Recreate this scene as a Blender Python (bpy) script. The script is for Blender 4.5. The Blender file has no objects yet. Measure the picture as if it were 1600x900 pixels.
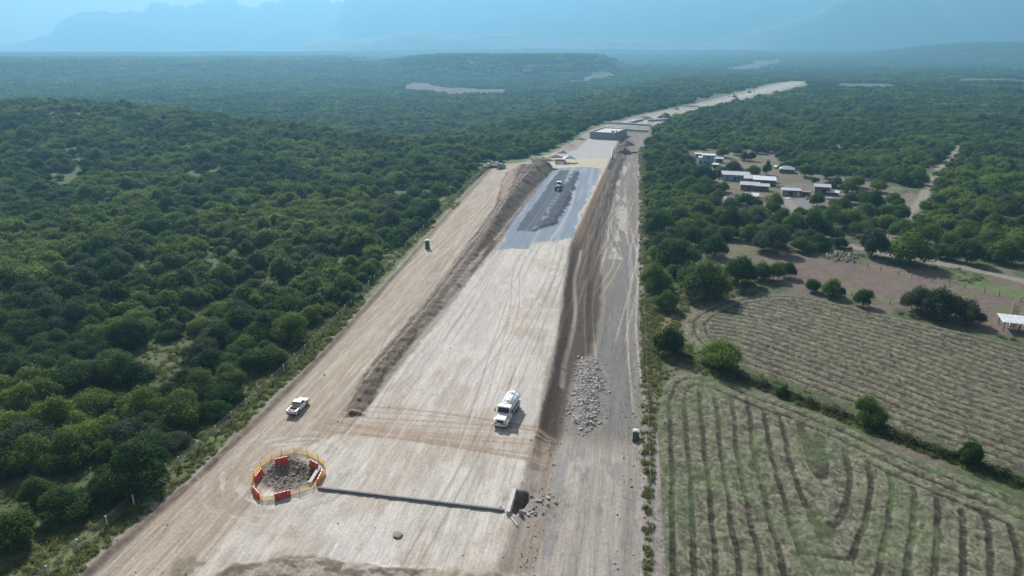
import bpy, math, random
import numpy as np
from mathutils import Vector, Matrix, noise as mnoise
R = math.radians
rng = np.random.default_rng(7)
random.seed(7)

# ------------------------------------------------------------------ camera, light, exposure
HC, FPX, PITCH, YAW = 60.0, 1067.0, R(19.2), R(10.04)
cam_d = bpy.data.cameras.new("camera"); cam = bpy.data.objects.new("camera", cam_d)
bpy.context.scene.collection.objects.link(cam); bpy.context.scene.camera = cam
cam.location = (0, 0, HC); cam.rotation_euler = (R(90) - PITCH, 0, YAW)
cam_d.sensor_width = 36; cam_d.lens = 36 * FPX / 1600; cam_d.clip_start = 1; cam_d.clip_end = 60000
SUN_EL, SUN_AZ = R(37), R(-27)            # azimuth clockwise from +Y
world = bpy.data.worlds.new("World"); bpy.context.scene.world = world; world.use_nodes = True
wn = world.node_tree; wn.nodes.clear()
wo = wn.nodes.new('ShaderNodeOutputWorld'); wb = wn.nodes.new('ShaderNodeBackground')
sky = wn.nodes.new('ShaderNodeTexSky'); sky.sky_type = 'NISHITA'; sky.sun_disc = False
sky.sun_elevation = SUN_EL; sky.sun_rotation = SUN_AZ; sky.air_density = 1.0; sky.dust_density = 1.0; sky.ozone_density = 1.5
wb.inputs['Strength'].default_value = 0.055
# thin cloud veil in the sky
tc = wn.nodes.new('ShaderNodeTexCoord'); mp = wn.nodes.new('ShaderNodeMapping'); mp.inputs['Scale'].default_value = (3, 3, 16)
cn = wn.nodes.new('ShaderNodeTexNoise'); cn.inputs['Scale'].default_value = 2.2; cn.inputs['Detail'].default_value = 8
cr = wn.nodes.new('ShaderNodeMapRange'); cr.inputs['From Min'].default_value = 0.0; cr.inputs['From Max'].default_value = 0.4
cm = wn.nodes.new('ShaderNodeMix'); cm.data_type = 'RGBA'; cm.inputs['B'].default_value = (17, 9.5, 4.5, 1)
wn.links.new(tc.outputs['Generated'], mp.inputs['Vector']); wn.links.new(mp.outputs[0], cn.inputs['Vector'])
sz_ = wn.nodes.new('ShaderNodeSeparateXYZ'); wn.links.new(tc.outputs['Generated'], sz_.inputs[0])
ez = wn.nodes.new('ShaderNodeMapRange'); ez.inputs['From Min'].default_value = 0.12; ez.inputs['From Max'].default_value = 0.35; ez.inputs['To Min'].default_value = 1; ez.inputs['To Max'].default_value = 0.12
wn.links.new(sz_.outputs['Z'], ez.inputs['Value']); cx_ = wn.nodes.new('ShaderNodeMath'); cx_.operation = 'MULTIPLY'
wn.links.new(cn.outputs['Fac'], cr.inputs['Value']); wn.links.new(cr.outputs[0], cx_.inputs[0]); wn.links.new(ez.outputs[0], cx_.inputs[1]); wn.links.new(cx_.outputs[0], cm.inputs['Factor'])
wn.links.new(sky.outputs[0], cm.inputs['A']); wn.links.new(cm.outputs['Result'], wb.inputs['Color'])
wn.links.new(wb.outputs[0], wo.inputs[0])
sun_d = bpy.data.lights.new("sun", 'SUN'); sun = bpy.data.objects.new("sun", sun_d)
bpy.context.scene.collection.objects.link(sun)
sun_d.energy = 5.0; sun_d.angle = R(0.55); sun_d.color = (1.0, 0.955, 0.90)
tosun = Vector((math.sin(SUN_AZ) * math.cos(SUN_EL), math.cos(SUN_AZ) * math.cos(SUN_EL), math.sin(SUN_EL)))
sun.rotation_euler = (-tosun).to_track_quat('-Z', 'Y').to_euler()
sc = bpy.context.scene
sc.view_settings.view_transform = 'Standard'; sc.view_settings.look = 'None'
sc.view_settings.exposure = 0.78; sc.view_settings.gamma = 1; sc.view_settings.use_curve_mapping = False
sc.cycles.use_denoising = True; sc.cycles.max_bounces = 5; sc.cycles.diffuse_bounces = 2; sc.cycles.glossy_bounces = 2
sc.cycles.transmission_bounces = 2; sc.cycles.volume_bounces = 0; sc.cycles.sample_clamp_indirect = 6
sc.cycles.use_adaptive_sampling = True; sc.cycles.adaptive_threshold = 0.015

# ------------------------------------------------------------------ geometry of the view: photo point -> point on the ground
FW = (-math.sin(YAW), math.cos(YAW)); RT = (math.cos(YAW), math.sin(YAW))
def at(x, y, z=0.0):
    a, b = x - 800, 450 - y
    f = FPX * math.cos(PITCH) + b * math.sin(PITCH); u = -FPX * math.sin(PITCH) + b * math.cos(PITCH)
    t = (z - HC) / u
    return (a * t * RT[0] + f * t * FW[0], a * t * RT[1] + f * t * FW[1])
def pg(*pts): return np.array([at(*p) for p in pts])
def proj(X, Y, Z):
    r = X * RT[0] + Y * RT[1]; f = X * FW[0] + Y * FW[1]; z = Z - HC
    d = f * math.cos(PITCH) - z * math.sin(PITCH); up = f * math.sin(PITCH) + z * math.cos(PITCH)
    d = np.maximum(d, .1)
    return 800 + FPX * r / d, 450 - FPX * up / d, d

# ------------------------------------------------------------------ numpy noise and masks
def _h(ix, iy, s):
    n = (ix.astype(np.int64) * 374761393 + iy.astype(np.int64) * 668265263 + s * 982451653) & 0xffffffff
    n = ((n ^ (n >> 13)) * 1274126177) & 0xffffffff
    n = ((n ^ (n >> 16)) * 2246822519) & 0xffffffff
    return ((n ^ (n >> 15)) & 0xffff) / 65535.0
def vn(x, y, s=0):
    ix, iy = np.floor(x), np.floor(y); fx, fy = x - ix, y - iy
    fx = fx * fx * (3 - 2 * fx); fy = fy * fy * (3 - 2 * fy)
    a, b, c, d = _h(ix, iy, s), _h(ix + 1, iy, s), _h(ix, iy + 1, s), _h(ix + 1, iy + 1, s)
    return (a + (b - a) * fx) * (1 - fy) + (c + (d - c) * fx) * fy
def fbm(x, y, o=4, s=0):
    t = 0; a = .5; n = 0
    for k in range(o):
        t = t + a * vn(x, y, s + k); n += a; a *= .5; x = x * 2.03 + 7.1; y = y * 2.03 - 3.7
    return t / n
def ss(x, a, b):
    t = np.clip((x - a) / (b - a), 0, 1); return t * t * (3 - 2 * t)
def sdf(poly, X, Y, margin=25.0):
    out = np.full(X.shape, 1e4)
    x0, y0 = poly.min(0) - margin; x1, y1 = poly.max(0) + margin
    I = (X > x0) & (X < x1) & (Y > y0) & (Y < y1)
    if not I.any(): return out
    x, y = X[I], Y[I]; d = np.full(x.shape, 1e12); ins = np.zeros(x.shape, bool)
    n = len(poly)
    for i in range(n):
        ax, ay = poly[i]; bx, by = poly[(i + 1) % n]
        ex, ey = bx - ax, by - ay; l2 = ex * ex + ey * ey + 1e-9
        t = np.clip(((x - ax) * ex + (y - ay) * ey) / l2, 0, 1)
        d = np.minimum(d, (x - ax - t * ex) ** 2 + (y - ay - t * ey) ** 2)
        c = (ay > y) != (by > y)
        ins ^= c & (x < (bx - ax) * (y - ay) / ((by - ay) if by != ay else 1e-9) + ax)
    d = np.sqrt(d); out[I] = np.where(ins, -d, d); return out
def pline(pts, X, Y, margin=25.0):
    out = np.full(X.shape, 1e4); P = np.array(pts)
    x0, y0 = P.min(0) - margin; x1, y1 = P.max(0) + margin
    I = (X > x0) & (X < x1) & (Y > y0) & (Y < y1)
    if not I.any(): return out
    x, y = X[I], Y[I]; d = np.full(x.shape, 1e12)
    for i in range(len(P) - 1):
        ax, ay = P[i]; ex, ey = P[i + 1] - P[i]; l2 = ex * ex + ey * ey + 1e-9
        t = np.clip(((x - ax) * ex + (y - ay) * ey) / l2, 0, 1)
        d = np.minimum(d, (x - ax - t * ex) ** 2 + (y - ay - t * ey) ** 2)
    out[I] = np.sqrt(d); return out
def rnd_poly(p, it=2):
    for _ in range(it):
        q = []
        for i in range(len(p)):
            a, b = p[i], p[(i + 1) % len(p)]; q += [a * .75 + b * .25, a * .25 + b * .75]
        p = np.array(q)
    return p

# ------------------------------------------------------------------ plan of the place (ground outlines)
LF = [(-66.8, 40), (-66.4, 60), (-65.2, 80), (-65.3, 104), (-65.6, 122), (-67.2, 152), (-68.9, 180), (-71, 215), (-74, 267), (-76.8, 330), (-77.2, 372)]   # left fence line
def lf(v): return np.interp(v, [p[1] for p in LF], [p[0] for p in LF])
P_corr = np.array([(-63.5, 20), (-64, 60), (-62.6, 80), (-62.8, 104), (-63.2, 122), (-64.8, 152), (-66.5, 180), (-69, 215), (-72, 267), (-75, 330), (-78, 372), (-62, 385),
                   *[at(*p) for p in ((862, 238), (895, 221), (915, 207), (940, 196), (975, 186), (1010, 177), (1056, 168), (1100, 158), (1150, 145), (1200, 132.5), (1235, 126.5), (1266, 127.5), (1262, 132), (1215, 144.5), (1150, 159), (1100, 170), (1062, 180), (1042, 191), (1012, 203), (1004, 218))], (2.5, 460), (3, 300), (3.2, 150), (3.6, 90), (3.8, 20)])
P_pad = np.array([(-44.5, 94), (-43.6, 120), (-43.1, 152), (-42.3, 209), (-41.6, 300), (-42.0, 372), (-52, 385), (-45, 425), (-36, 440), (-33.5, 500), (-11.5, 500), (-14.3, 373), (-17, 290), (-18.8, 213), (-14.6, 138), (-13.6, 97), (-13, 80), (-14, 60), (-14, 20), (-50, 20), (-50, 70), (-50, 88)])
P_berm = pg((536, 652), (556, 604), (590, 558), (641, 498), (690, 438), (727, 385), (772, 325), (785, 285), (800, 264), (860, 256), (865, 265), (800, 350), (773, 386), (700, 474), (650, 530), (603, 590), (570, 650))
P_bank = pg((776, 318), (783, 285), (790, 270), (838, 260), (862, 257), (864, 266), (832, 300), (800, 340), (768, 380), (740, 410), (728, 412))
P_ledge = pg((640, 530), (690, 475), (750, 395), (768, 375), (756, 400), (700, 475), (660, 520))
P_gravel = pg((773, 391), (800, 347), (830, 305), (864, 263), (905, 260), (942, 263), (930, 290), (905, 335), (895, 372), (870, 375), (838, 379), (828, 391), (800, 389))
P_dark1 = pg((806, 361), (815, 345), (843, 308), (862, 280), (874, 266), (890, 266), (880, 290), (862, 320), (846, 345), (832, 362))
P_dark2 = pg((832, 362), (850, 343), (866, 318), (884, 290), (897, 267), (905, 270), (898, 290), (894, 305), (880, 330), (868, 350), (856, 355))
P_yel = pg((850, 262), (866, 248), (952, 247), (945, 262), (900, 262))
P_rsoil = np.array([(-13.6, 92), (-14.6, 138), (-18.8, 213), (-17, 290), (-14.3, 373), (-11, 440), (-10, 505), (-3, 505), (-6, 373), (-7.5, 290), (-8.5, 213), (-5.5, 160), (-6.2, 135), (-9, 120), (-9, 100), (-9.5, 92)])
P_grey = np.array([(-4.5, 118), (-6, 150), (-3.5, 175), (-4, 230), (3, 230), (3, 108), (1, 100), (-3, 108)])
P_rub = np.array([at(*p, -1.1) for p in ((908, 562), (930, 558), (946, 585), (943, 625), (939, 662), (915, 676), (893, 660), (898, 605))])
P_pit = pg((425, 727), (452, 715), (487, 728), (497, 741), (484, 757), (440, 766), (411, 756), (409, 742))
P_hole = pg((797, 799), (803, 766), (826, 769), (829, 777), (820, 790), (806, 803))
P_deep = pg((484, 754), (497, 733), (486, 731), (480, 744))
P_edge = pg((325, 905), (352, 880), (450, 870), (560, 878), (700, 889), (800, 892), (860, 896), (860, 940), (325, 940))
P_f1 = rnd_poly(pg((1022, 905), (1021, 800), (1024, 700), (1030, 615), (1042, 592), (1075, 583), (1125, 592), (1200, 622), (1290, 655), (1390, 703), (1480, 738), (1600, 782), (1685, 830), (1700, 905), (1640, 1010), (1500, 1060), (1300, 1050), (1120, 1040), (1020, 1000)), 2)
P_f2 = rnd_poly(pg((1068, 520), (1068, 500), (1090, 482), (1130, 466), (1190, 460), (1250, 462), (1320, 477), (1400, 498), (1500, 520), (1600, 545), (1760, 590), (1900, 860), (1600, 745), (1500, 708), (1400, 672), (1330, 640), (1250, 608), (1170, 580), (1110, 556), (1080, 540)), 2)
HEDGE = [at(*p) for p in ((1052, 552), (1100, 572), (1150, 590), (1200, 608), (1250, 628), (1300, 647), (1350, 668), (1400, 688), (1450, 706), (1500, 723), (1550, 742), (1600, 762), (1680, 792))]
P_past = pg((1095, 392), (1160, 378), (1230, 396), (1340, 412), (1450, 418), (1510, 452), (1600, 470), (1700, 490), (1700, 545), (1600, 528), (1540, 515), (1470, 502), (1380, 482), (1290, 455), (1235, 444), (1180, 432), (1110, 418))
P_yard = pg((1088, 236), (1130, 238), (1165, 234), (1215, 244), (1245, 262), (1300, 275), (1380, 290), (1425, 296), (1442, 312), (1425, 340), (1400, 322), (1350, 312), (1325, 322), (1300, 330), (1275, 345), (1240, 350), (1215, 322), (1180, 322), (1160, 335), (1110, 340), (1100, 318), (1125, 290), (1110, 262))
ROADS = [([at(*p) for p in ((1700, 462), (1600, 437), (1520, 421), (1440, 408), (1390, 400), (1330, 388), (1290, 372), (1265, 352), (1245, 330), (1225, 310))], 2.4),
         ([at(*p) for p in ((1410, 348), (1436, 318), (1452, 290), (1468, 262), (1490, 240), (1506, 222))], 2.2),
         ([at(*p) for p in ((1410, 348), (1392, 372), (1380, 392))], 2.0)]
P_clear = pg((1000, 500), (1030, 470), (1060, 440), (1085, 415), (1092, 392), (1085, 370), (1130, 352), (1160, 345), (1110, 340), (1100, 318), (1115, 300), (1085, 290), (1080, 236), (1130, 230), (1215, 240), (1300, 272), (1418, 294), (1436, 318), (1440, 350), (1500, 378), (1560, 385), (1620, 395), (1800, 420), (1800, 900), (1700, 1100), (1000, 1100))
P_low = np.array([(-900, 640), (-640, 610), (-500, 600), (-370, 530), (-262, 478), (-195, 452), (-150, 442), (-118, 452), (-90, 520), (-60, 640), (0, 1000), (250, 2400), (-2600, 2400), (-2600, 900), (-1400, 640)])
FARF = [(pg((620, 122), (650, 119), (700, 124), (770, 128), (800, 127), (775, 134), (700, 134), (650, 130)), (.2, .17, .15)),
        (pg((1120, 108), (1180, 100), (1225, 99), (1200, 107), (1150, 111)), (.2, .18, .16)),
        (pg((1280, 136), (1310, 129), (1380, 130), (1435, 139), (1380, 142), (1310, 140)), (.2, .19, .185)),
        (pg((1460, 133), (1490, 123), (1560, 123), (1620, 125), (1620, 132), (1520, 129)), (.2, .18, .12)),
        (pg((1480, 134), (1600, 134), (1620, 142), (1560, 140)), (.18, .15, .11)),
        (pg((1360, 122), (1400, 116), (1420, 117), (1400, 121)), (.14, .15, .09)),
        (pg((1210, 93), (1290, 90.5), (1380, 90), (1375, 92.5), (1290, 93.5)), (.3, .29, .27)),
        (pg((870, 121), (950, 114), (960, 116), (905, 121)), (.2, .2, .18)),
        (pg((460, 88.5), (510, 87.2), (515, 88.2), (475, 89.6)), (.35, .34, .3)),
        (pg((1190, 118), (1215, 115), (1225, 118), (1205, 121)), (.3, .3, .3)),
        ]
FARF = [(p, c) for p, c in FARF]
CULV = at(795, 782); PITC = at(452, 742)

def uedge(v): return np.interp(v, [50, 98, 138, 213, 290, 373, 510], [-13.7, -13.5, -14.5, -18.8, -17, -14.3, -11])
def height(X, Y):
    X = np.asarray(X, float); Y = np.asarray(Y, float); sh = X.shape; X = np.atleast_1d(X).ravel(); Y = np.atleast_1d(Y).ravel()
    r = np.hypot(X, Y); phi = np.arctan2(X * RT[0] + Y * RT[1], X * FW[0] + Y * FW[1]); px = 800 + 1126 * np.tan(np.clip(phi, -1.4, 1.4))
    dc = sdf(P_corr, X, Y, 60)
    out = ss(dc, 0, 18)
    h = (fbm(X / 60, Y / 60, 3, 3) - .5) * 2.2 * out
    # near hill on the left, ridge lines and tablelands far off
    hx, hy = -520., 500.
    h += 17 * np.exp(-(((X + 520) / 200) ** 2 + ((Y - 490) / 120) ** 2)) * ss(-X, 60, 200)
    h += 4 * np.exp(-(((X + 300) / 130) ** 2 + ((Y - 430) / 70) ** 2)) * out
    h -= 15 * ss(-sdf(P_low, X, Y, 150), -12, 130) * ss(dc, 5, 110) * (1 - ss(r, 1500, 2300))
    h += 46 * ss(r, 2500, 5400)
    wob = 120 * (fbm(px / 90, r * 0 + 3, 3, 11) - .5)
    h += 42 * ss(px, 560, 700) * (1 - ss(px, 915, 975)) * ss(r + wob, 1850, 2150) * (1 - ss(r, 2700, 3300))
    h += (13 + 22 * fbm(px / 130, r * 0, 3, 5)) * (1 - ss(px, 500, 680)) * ss(r + 2 * wob, 2000, 2500) * (1 - ss(r, 3100, 3900))
    h += (10 + 45 * ss(px, 1350, 1520)) * ss(px, 1290, 1440) * ss(r + wob, 3600, 4300) * (1 - ss(r, 5200, 6200))
    h += 30 * ss(px, 480, 700) * (1 - ss(px, 900, 1300)) * ss(r + wob * 2, 4600, 5600) * (.4 + fbm(px / 60, r / 900, 3, 21))
    h += 10 * (fbm(X / 420, Y / 420, 3, 31) - .5) * ss(r, 550, 1300) * ss(dc, 0, 60)
    near = Y < 620
    if near.any():
        x, y = X[near], Y[near]; g = np.zeros(x.shape)
        nz = fbm(x / 1.3, y / 1.3, 3, 40); n2 = fbm(x / 5, y / 5, 3, 44)
        d = sdf(P_berm, x, y); g += ss(-d + n2 * 1.4, .2, 1.6) * (.25 + .6 * n2 + .9 * (nz - .5))
        g -= .5 * np.exp(-((d + .4) / .6) ** 2) * (y > 95) * (x > -50)
        d = sdf(P_bank, x, y); g += np.clip(-d * .62, 0, 3.6) * (.8 + .4 * n2)
        d = sdf(P_corr, x, y)
        e = uedge(y); drop = ss(x - e, 0, 2.4) * (1 - ss(x, 2.2, 4.6)) * (1 - ss(y, 480, 560)) * (.25 + .75 * ss(y, 84, 104))
        g -= 1.2 * drop
        g -= .55 * np.exp(-((x - e - 3.4) / .9) ** 2) * (y > 98) * (y < 500)
        g += .9 * np.exp(-((x - e - 6.2 + 1.2 * n2) / 1.5) ** 2) * ss(y, 128, 150) * (1 - ss(y, 420, 470)) * (.5 + n2)
        g += .35 * np.exp(-((x - (lf(y) + 3.6 + n2)) / .55) ** 2) * (.4 + nz) * (y < 372)         # windrow of soil by the left fence
        # ruts
        on = ss(-d, 0, 1.5)
        st = fbm(x * 1.5 + 1.6 * fbm(x / 9, y / 22, 2, 50), y * .05, 4, 51)
        g += on * ((st - .5) * .16 + (nz - .5) * .05)
        # dark gravel windrows
        lump = .2 + 1.1 * fbm(x / 5, y / 2.2, 2, 61)
        g += .95 * ss(-sdf(P_dark2, x, y) + 1.8 * (n2 - .5) + .4, 0, 1.6) * (.3 + lump * .7) + .22 * ss(-sdf(P_dark1, x, y) + n2, 0, 1.2)
        g += .85 * ss(-sdf(P_rub, x, y), -.6, 2.6) * (.2 + .8 * nz)
        d = sdf(P_pit, x, y); g -= 1.1 * ss(-d, 0, 2.2); g += .5 * ss(-d, .2, 2) * (fbm(x / .6, y / .6, 2, 70) - .3)
        g -= 1.2 * ss(-sdf(P_deep, x, y), -.1, .4)
        d = sdf(P_hole, x, y); g -= 2.1 * ss(-d, -.15, .7)
        d = sdf(P_edge, x, y); g += .28 * ss(-d, -.2, .8) * (1.6 * nz - .3) * (1 - ss(-d, 2.5, 5))
        for P, s in ((P_f1, 2.6), (P_f2, 2.5)):
            d = field_d(P, x, y, 2)
            if (d > 0).any():
                w, rough = rowpat(d, x, y, s)
                g += np.where(d > 0, (w * .16 + rough * .20) * ss(d, 0, 1), 0)
        d = sdf(P_corr, x, y)
        g += .25 * (nz - .5) * (1 - on) * (r[near] < 260)
        h[near] += g
    return h.reshape(sh) if sh else float(h[0])
F1L = [at(*p) for p in ((1021, 1500), (1021, 905), (1021, 800), (1024, 700), (1030, 600))]
F1R = [at(*p) for p in ((1552, 700), (1578, 760), (1612, 820), (1632, 905), (1640, 1050), (1600, 1500))]
F1T = [at(*p) for p in ((1000, 600), (1042, 590), (1075, 583), (1125, 592), (1200, 622), (1290, 655), (1390, 703), (1480, 738), (1600, 782), (1700, 815))]
F2B = [at(*p) for p in ((1900, 860), (1600, 745), (1500, 708), (1400, 672), (1330, 640), (1250, 608), (1170, 580), (1110, 556))]
def field_d(P, x, y, m=2):
    d = -sdf(P, x, y, m)
    if not (d > -1).any(): return d
    if P is P_f1:
        dt = pline(F1T, x, y, 60); dl = pline(F1L, x, y, 60); dr = pline(F1R, x, y, 60); b = at(1255, 868)
        db = np.maximum(17.5, 18 + (y - b[1]) * 1.4)
        dr = dr * .93 + 100 * (y < 50); lo = np.minimum(dl, dr); df = np.abs(dl - dr); side = np.minimum(lo - 1.9 * np.log1p(np.exp(-df / 1.9)), np.maximum(db, 0))
        return np.where((d > 0) & (dt > 5.6 + 1.2 * np.sin(x / 6) + .05 * (x - 8)), side, d)
    db = pline(F2B, x, y, 80)
    return np.where((d > 5.5) & (x < 200), db, d)
def rowpat(d, x, y, s):
    wv = (fbm(x / 11, y / 11, 2, 81) - .5) * 1.0 + (fbm(x / 1.4, y / 1.4, 2, 82) - .5) * .28
    ph = (d + wv) / s; fr = ph - np.floor(ph)
    w = np.minimum(ss(fr, .0, .10), 1 - ss(fr, .72, .82))
    wx = x + 1.6 * (fbm(x / .9, y / .9, 2, 86) - .5); wy = y + 1.6 * (fbm(x / .9 + 9, y / .9, 2, 87) - .5)
    rough = fbm(wx / .55, wy / .55, 3, 85)
    return w * (.55 + .9 * fbm(x / 2, y / 2, 2, 88)), rough
def hz(x, y): return float(height(np.array([x]), np.array([y]))[0])

def ground_colour(X, Y, Z):
    n = len(X); C = np.empty((n, 3)); r = np.hypot(X, Y)
    big = fbm(X / 45, Y / 45, 4, 90); mid = fbm(X / 6, Y / 6, 4, 91); fin = fbm(X / .8, Y / .8, 3, 92)
    C[:] = (.068, .095, .038); f = (mid * .6 + fin * .4)[:, None]
    C += (np.array([.10, .088, .055]) - C) * np.clip((f - .5) * 2.6, 0, 1)
    C *= (.7 + .6 * big)[:, None]
    def lay(m, c, var=.25, nse=None):
        nonlocal C
        q = (1 - var + 2 * var * (nse if nse is not None else mid * .5 + fin * .5))[:, None]
        C = C + (np.array(c)[None] * q - C) * m[:, None]
    fw = ss(r, 2600, 5500); lay(fw, (.05, .068, .035), .4, big)
    # strips of farmland on the far plain
    strip = fbm(X / 900, Y / 260, 3, 95); lay(ss(strip, .58, .66) * ss(r, 5100, 5700) * .6, (.12, .12, .085), .2, big)
    for P, c in FARF: lay(ss(-sdf(P, X, Y, 60) + (fbm(X / 30, Y / 30, 3, 98) - .5) * 40, -4, 8), np.array(c) * .45, .35, fbm(X / 14, Y / 14, 3, 99))
    # grassy openings left, verges
    near = r < 700
    e = -sdf(P_corr, X, Y, 60)
    lay(ss(e, -11, -3) * near, (.105, .135, .052), .5)
    op = ss(fbm(X / 14, Y / 14, 3, 97), .54, .64) * (X < -70) * (r < 330); lay(op * .8, (.095, .105, .052), .6)
    # farm side
    d = -sdf(P_clear, X, Y); lay(ss(d + 5 * (mid - .5), 0, 3), (.07, .09, .042), .45)
    lay(ss(d, 0, 4) * ss(fbm(X / 9, Y / 9, 3, 101), .5, .64), (.135, .112, .09), .3)
    lay(ss(-sdf(P_yard, X, Y) + 7 * (mid - .5), -1, 3), (.155, .128, .105), .35)
    lay(ss(-sdf(P_yard, X, Y), 0, 4) * ss(fbm(X / 8, Y / 6, 3, 105), .5, .6), (.115, .115, .065), .3)
    lay(ss(-sdf(pg((1222, 312), (1275, 308), (1285, 330), (1250, 345), (1220, 335)), X, Y) + 4 * (mid - .5), -1, 3), (.17, .175, .18), .2)
    lay(ss(-sdf(P_past, X, Y) + 5 * (mid - .5), -1, 2), (.140, .110, .094), .4)
    lay(ss(-sdf(P_past, X, Y), 0, 3) * ss(fbm(X / 5 + 3, Y / 5, 3, 103), .56, .66), (.12, .12, .07), .3)
    lay(ss(-sdf(pg((1000, 520), (1010, 470), (1060, 470), (1065, 520), (1035, 560), (1008, 570)), X, Y), 0, 3), (.16, .115, .065), .35)
    for L, w in ROADS: lay(1 - ss(pline(L, X, Y) + 2 * (mid - .5), w * .6, w * 1.2), (.225, .195, .165), .25)
    lay(ss(-sdf(pg((1480, 425), (1600, 452), (1700, 470), (1700, 490), (1600, 468), (1500, 445)), X, Y) + 3 * (mid - .5), -1, 2), (.10, .135, .055), .4)
    lay(ss(X, 3.4, 4.2) * (1 - ss(X, 8, 10)) * (Y < 135), (.085, .11, .045), .5)
    for P, s, c1, c2 in ((P_f1, 2.6, (.124, .124, .084), (.046, .040, .029)), (P_f2, 2.5, (.122, .118, .080), (.052, .044, .032))):
        d = field_d(P, X, Y, 4); I = np.where(d > -1)[0]
        if len(I) == 0: continue
        x, y, dd = X[I], Y[I], d[I]; w, rough = rowpat(dd, x, y, s)
        c = np.array(c2) + (np.array(c1) - np.array(c2)) * np.clip(w * 1.0 + (rough - .5) * 1.1, 0, 1.25)[:, None]
        c *= (.34 + 1.32 * rough)[:, None]; c *= (1 - .35 * ss(fbm(x / .9, y / .5, 2, 89), .62, .74) * (1 - .5 * w))[:, None]
        g = (ss(fbm(x / 5, y / 10, 3, 110), .52, .70) * (1 - ss(w, .6, 1) * .4))[:, None] * (.55 if P is P_f1 else .25)
        if P is P_f1: g = g + ss(2.3 - dd, 0, .8)[:, None] * .2
        c = c + (np.array([.088, .125, .052]) * (.6 + .8 * rough[:, None]) - c) * np.clip(g, 0, 1)
        m = ss(dd + (rough - .5) * 1.4, -.2, .5)[:, None]
        C[I] = C[I] + (c - C[I]) * m
    hd = pline(HEDGE, X, Y); lay(1 - ss(hd + (fin - .5) * 1.5, 1.2, 2.4), (.09, .11, .045), .5)
    # ---- the construction corridor
    I = np.where((e > -3) & (Y < 1700))[0]
    x, y, ee = X[I], Y[I], e[I]; K = C[I]; n2, nf = mid[I], fin[I]
    wu = 1.8 * fbm(x / 9, y / 24, 2, 50)
    st = fbm(x * 1.1 + wu, y * .035, 4, 120); st2 = fbm(x * 3.2 + wu, y * .12, 3, 121); grit = fbm(x / .35, y / .35, 2, 122)
    def L(m, c, var=.18, q=None):
        nonlocal K
        q = (1 - var + 2 * var * (st * .55 + st2 * .3 + grit * .15 if q is None else q))[:, None]
        K = K + (np.array(c)[None] * q - K) * np.clip(m, 0, 1)[:, None]
    L(ss(ee + (nf - .5) * 1.5 + (n2 - .5), -.3, .6), (.235, .205, .172), .4)
    L(ss(ee + (n2 - .5) * 1.2, .5, 1.4) * (1 - ss(ee, 1.6, 3.2)) * (x < -55) * (y < 372), (.135, .105, .08), .5, nf)
    srv = ss(ee, 2.0, 3.5) * (x < -45) * (y < 640); L(srv, (.335, .285, .228), .42)
    L(srv * ss(st, .52, .60) * .6, (.22, .18, .14), .3)
    L(srv * ss(st2, .56, .66) * .5, (.42, .375, .315), .2)
    dpd = -sdf(P_pad, x, y)
    padm = ss(dpd + (n2 - .5) * 1.6 + (nf - .5) * .7, -.2, 1.0)
    L(padm, (.445, .42, .385), .26)
    L(padm * ss(fbm(x / 8, y / 16, 4, 130), .5, .62) * .55, (.33, .272, .208), .25)
    L(padm * ss(fbm(x * .45 + 5, y * .02, 3, 131), .52, .62) * .45, (.34, .315, .28), .2)
    L(padm * ss(fbm(x / 3, y / 5, 4, 132), .56, .66) * .45, (.50, .475, .435), .1)
    L(padm * ss(st2, .6, .68) * .35, (.30, .255, .205), .1)
    up = ss(y, 372, 400); L(padm * up, (.33, .33, .325), .12)
    L(ss(-sdf(P_yel, x, y) + (n2 - .5) * 3, -1, 2), (.42, .37, .27), .12)
    # berm and soil banks
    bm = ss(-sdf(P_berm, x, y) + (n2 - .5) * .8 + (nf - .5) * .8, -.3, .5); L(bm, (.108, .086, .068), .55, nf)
    L(ss(-sdf(P_ledge, x, y) + (n2 - .5) * 1.5, -.3, .5), (.25, .22, .19), .3, nf)
    bk = ss(-sdf(P_bank, x, y) + (n2 - .5) * 2.5, -.5, 1); L(bk, (.092, .068, .052), .4, nf)
    L(ss(-sdf(pg((778, 320), (785, 288), (797, 268), (815, 266), (808, 290), (790, 320)), x, y) + (n2 - .5) * 3, -.5, 1), (.26, .19, .145), .3)
    L(ss(1.1 - np.abs(sdf(P_bank, x, y) - .9) + (nf - .5), 0, .8) * (x > -48) * (y > 215) * (y < 360) * .8, (.34, .29, .235), .3, nf)
    # gravel base course
    gm = ss(-sdf(P_gravel, x, y) + (n2 - .5) * 3.4 + (nf - .5) * 1.2, -.2, .9); L(gm, (.175, .215, .262), .25)
    L(gm * ss(fbm(x * .8 + wu, y * .03, 4, 140), .52, .62) * .6, (.29, .325, .36), .2)
    L(gm * ss(.8 - np.abs(x + 25.5 + 1.6 * np.sin(y / 24)), 0, .7) * .7, (.34, .37, .39), .2)
    da = ss(-sdf(P_dark1, x, y) + (n2 - .5) * 1.8, -.1, .6); L(da, (.070, .086, .108), .35)
    tooth = 3.4 * (fbm(x / 6, y / 2.2, 2, 141) - .5) + .5
    db = ss(-sdf(P_dark2, x, y) + tooth + (n2 - .5) * 2, -.1, .6); L(db, (.055, .068, .088), .45, nf)
    for uo in (-34.6, -32.6): L(da * ss(.28 - np.abs(x - uo - (y - 309) * .015), 0, .2) * (y < 306) * .8, (.16, .18, .20), .1)
    # right-hand soil side
    ru = x - uedge(y); rs = ss(ru + (nf - .5) * .8 + (n2 - .5) * .8, 0, .6) * (y < 700)
    L(rs * (y > 88), (.165, .145, .125), .45)
    L(rs * ss(-sdf(P_rsoil, x, y) + (n2 - .5) * 2, -.4, 1), (.068, .052, .042), .5)
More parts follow.
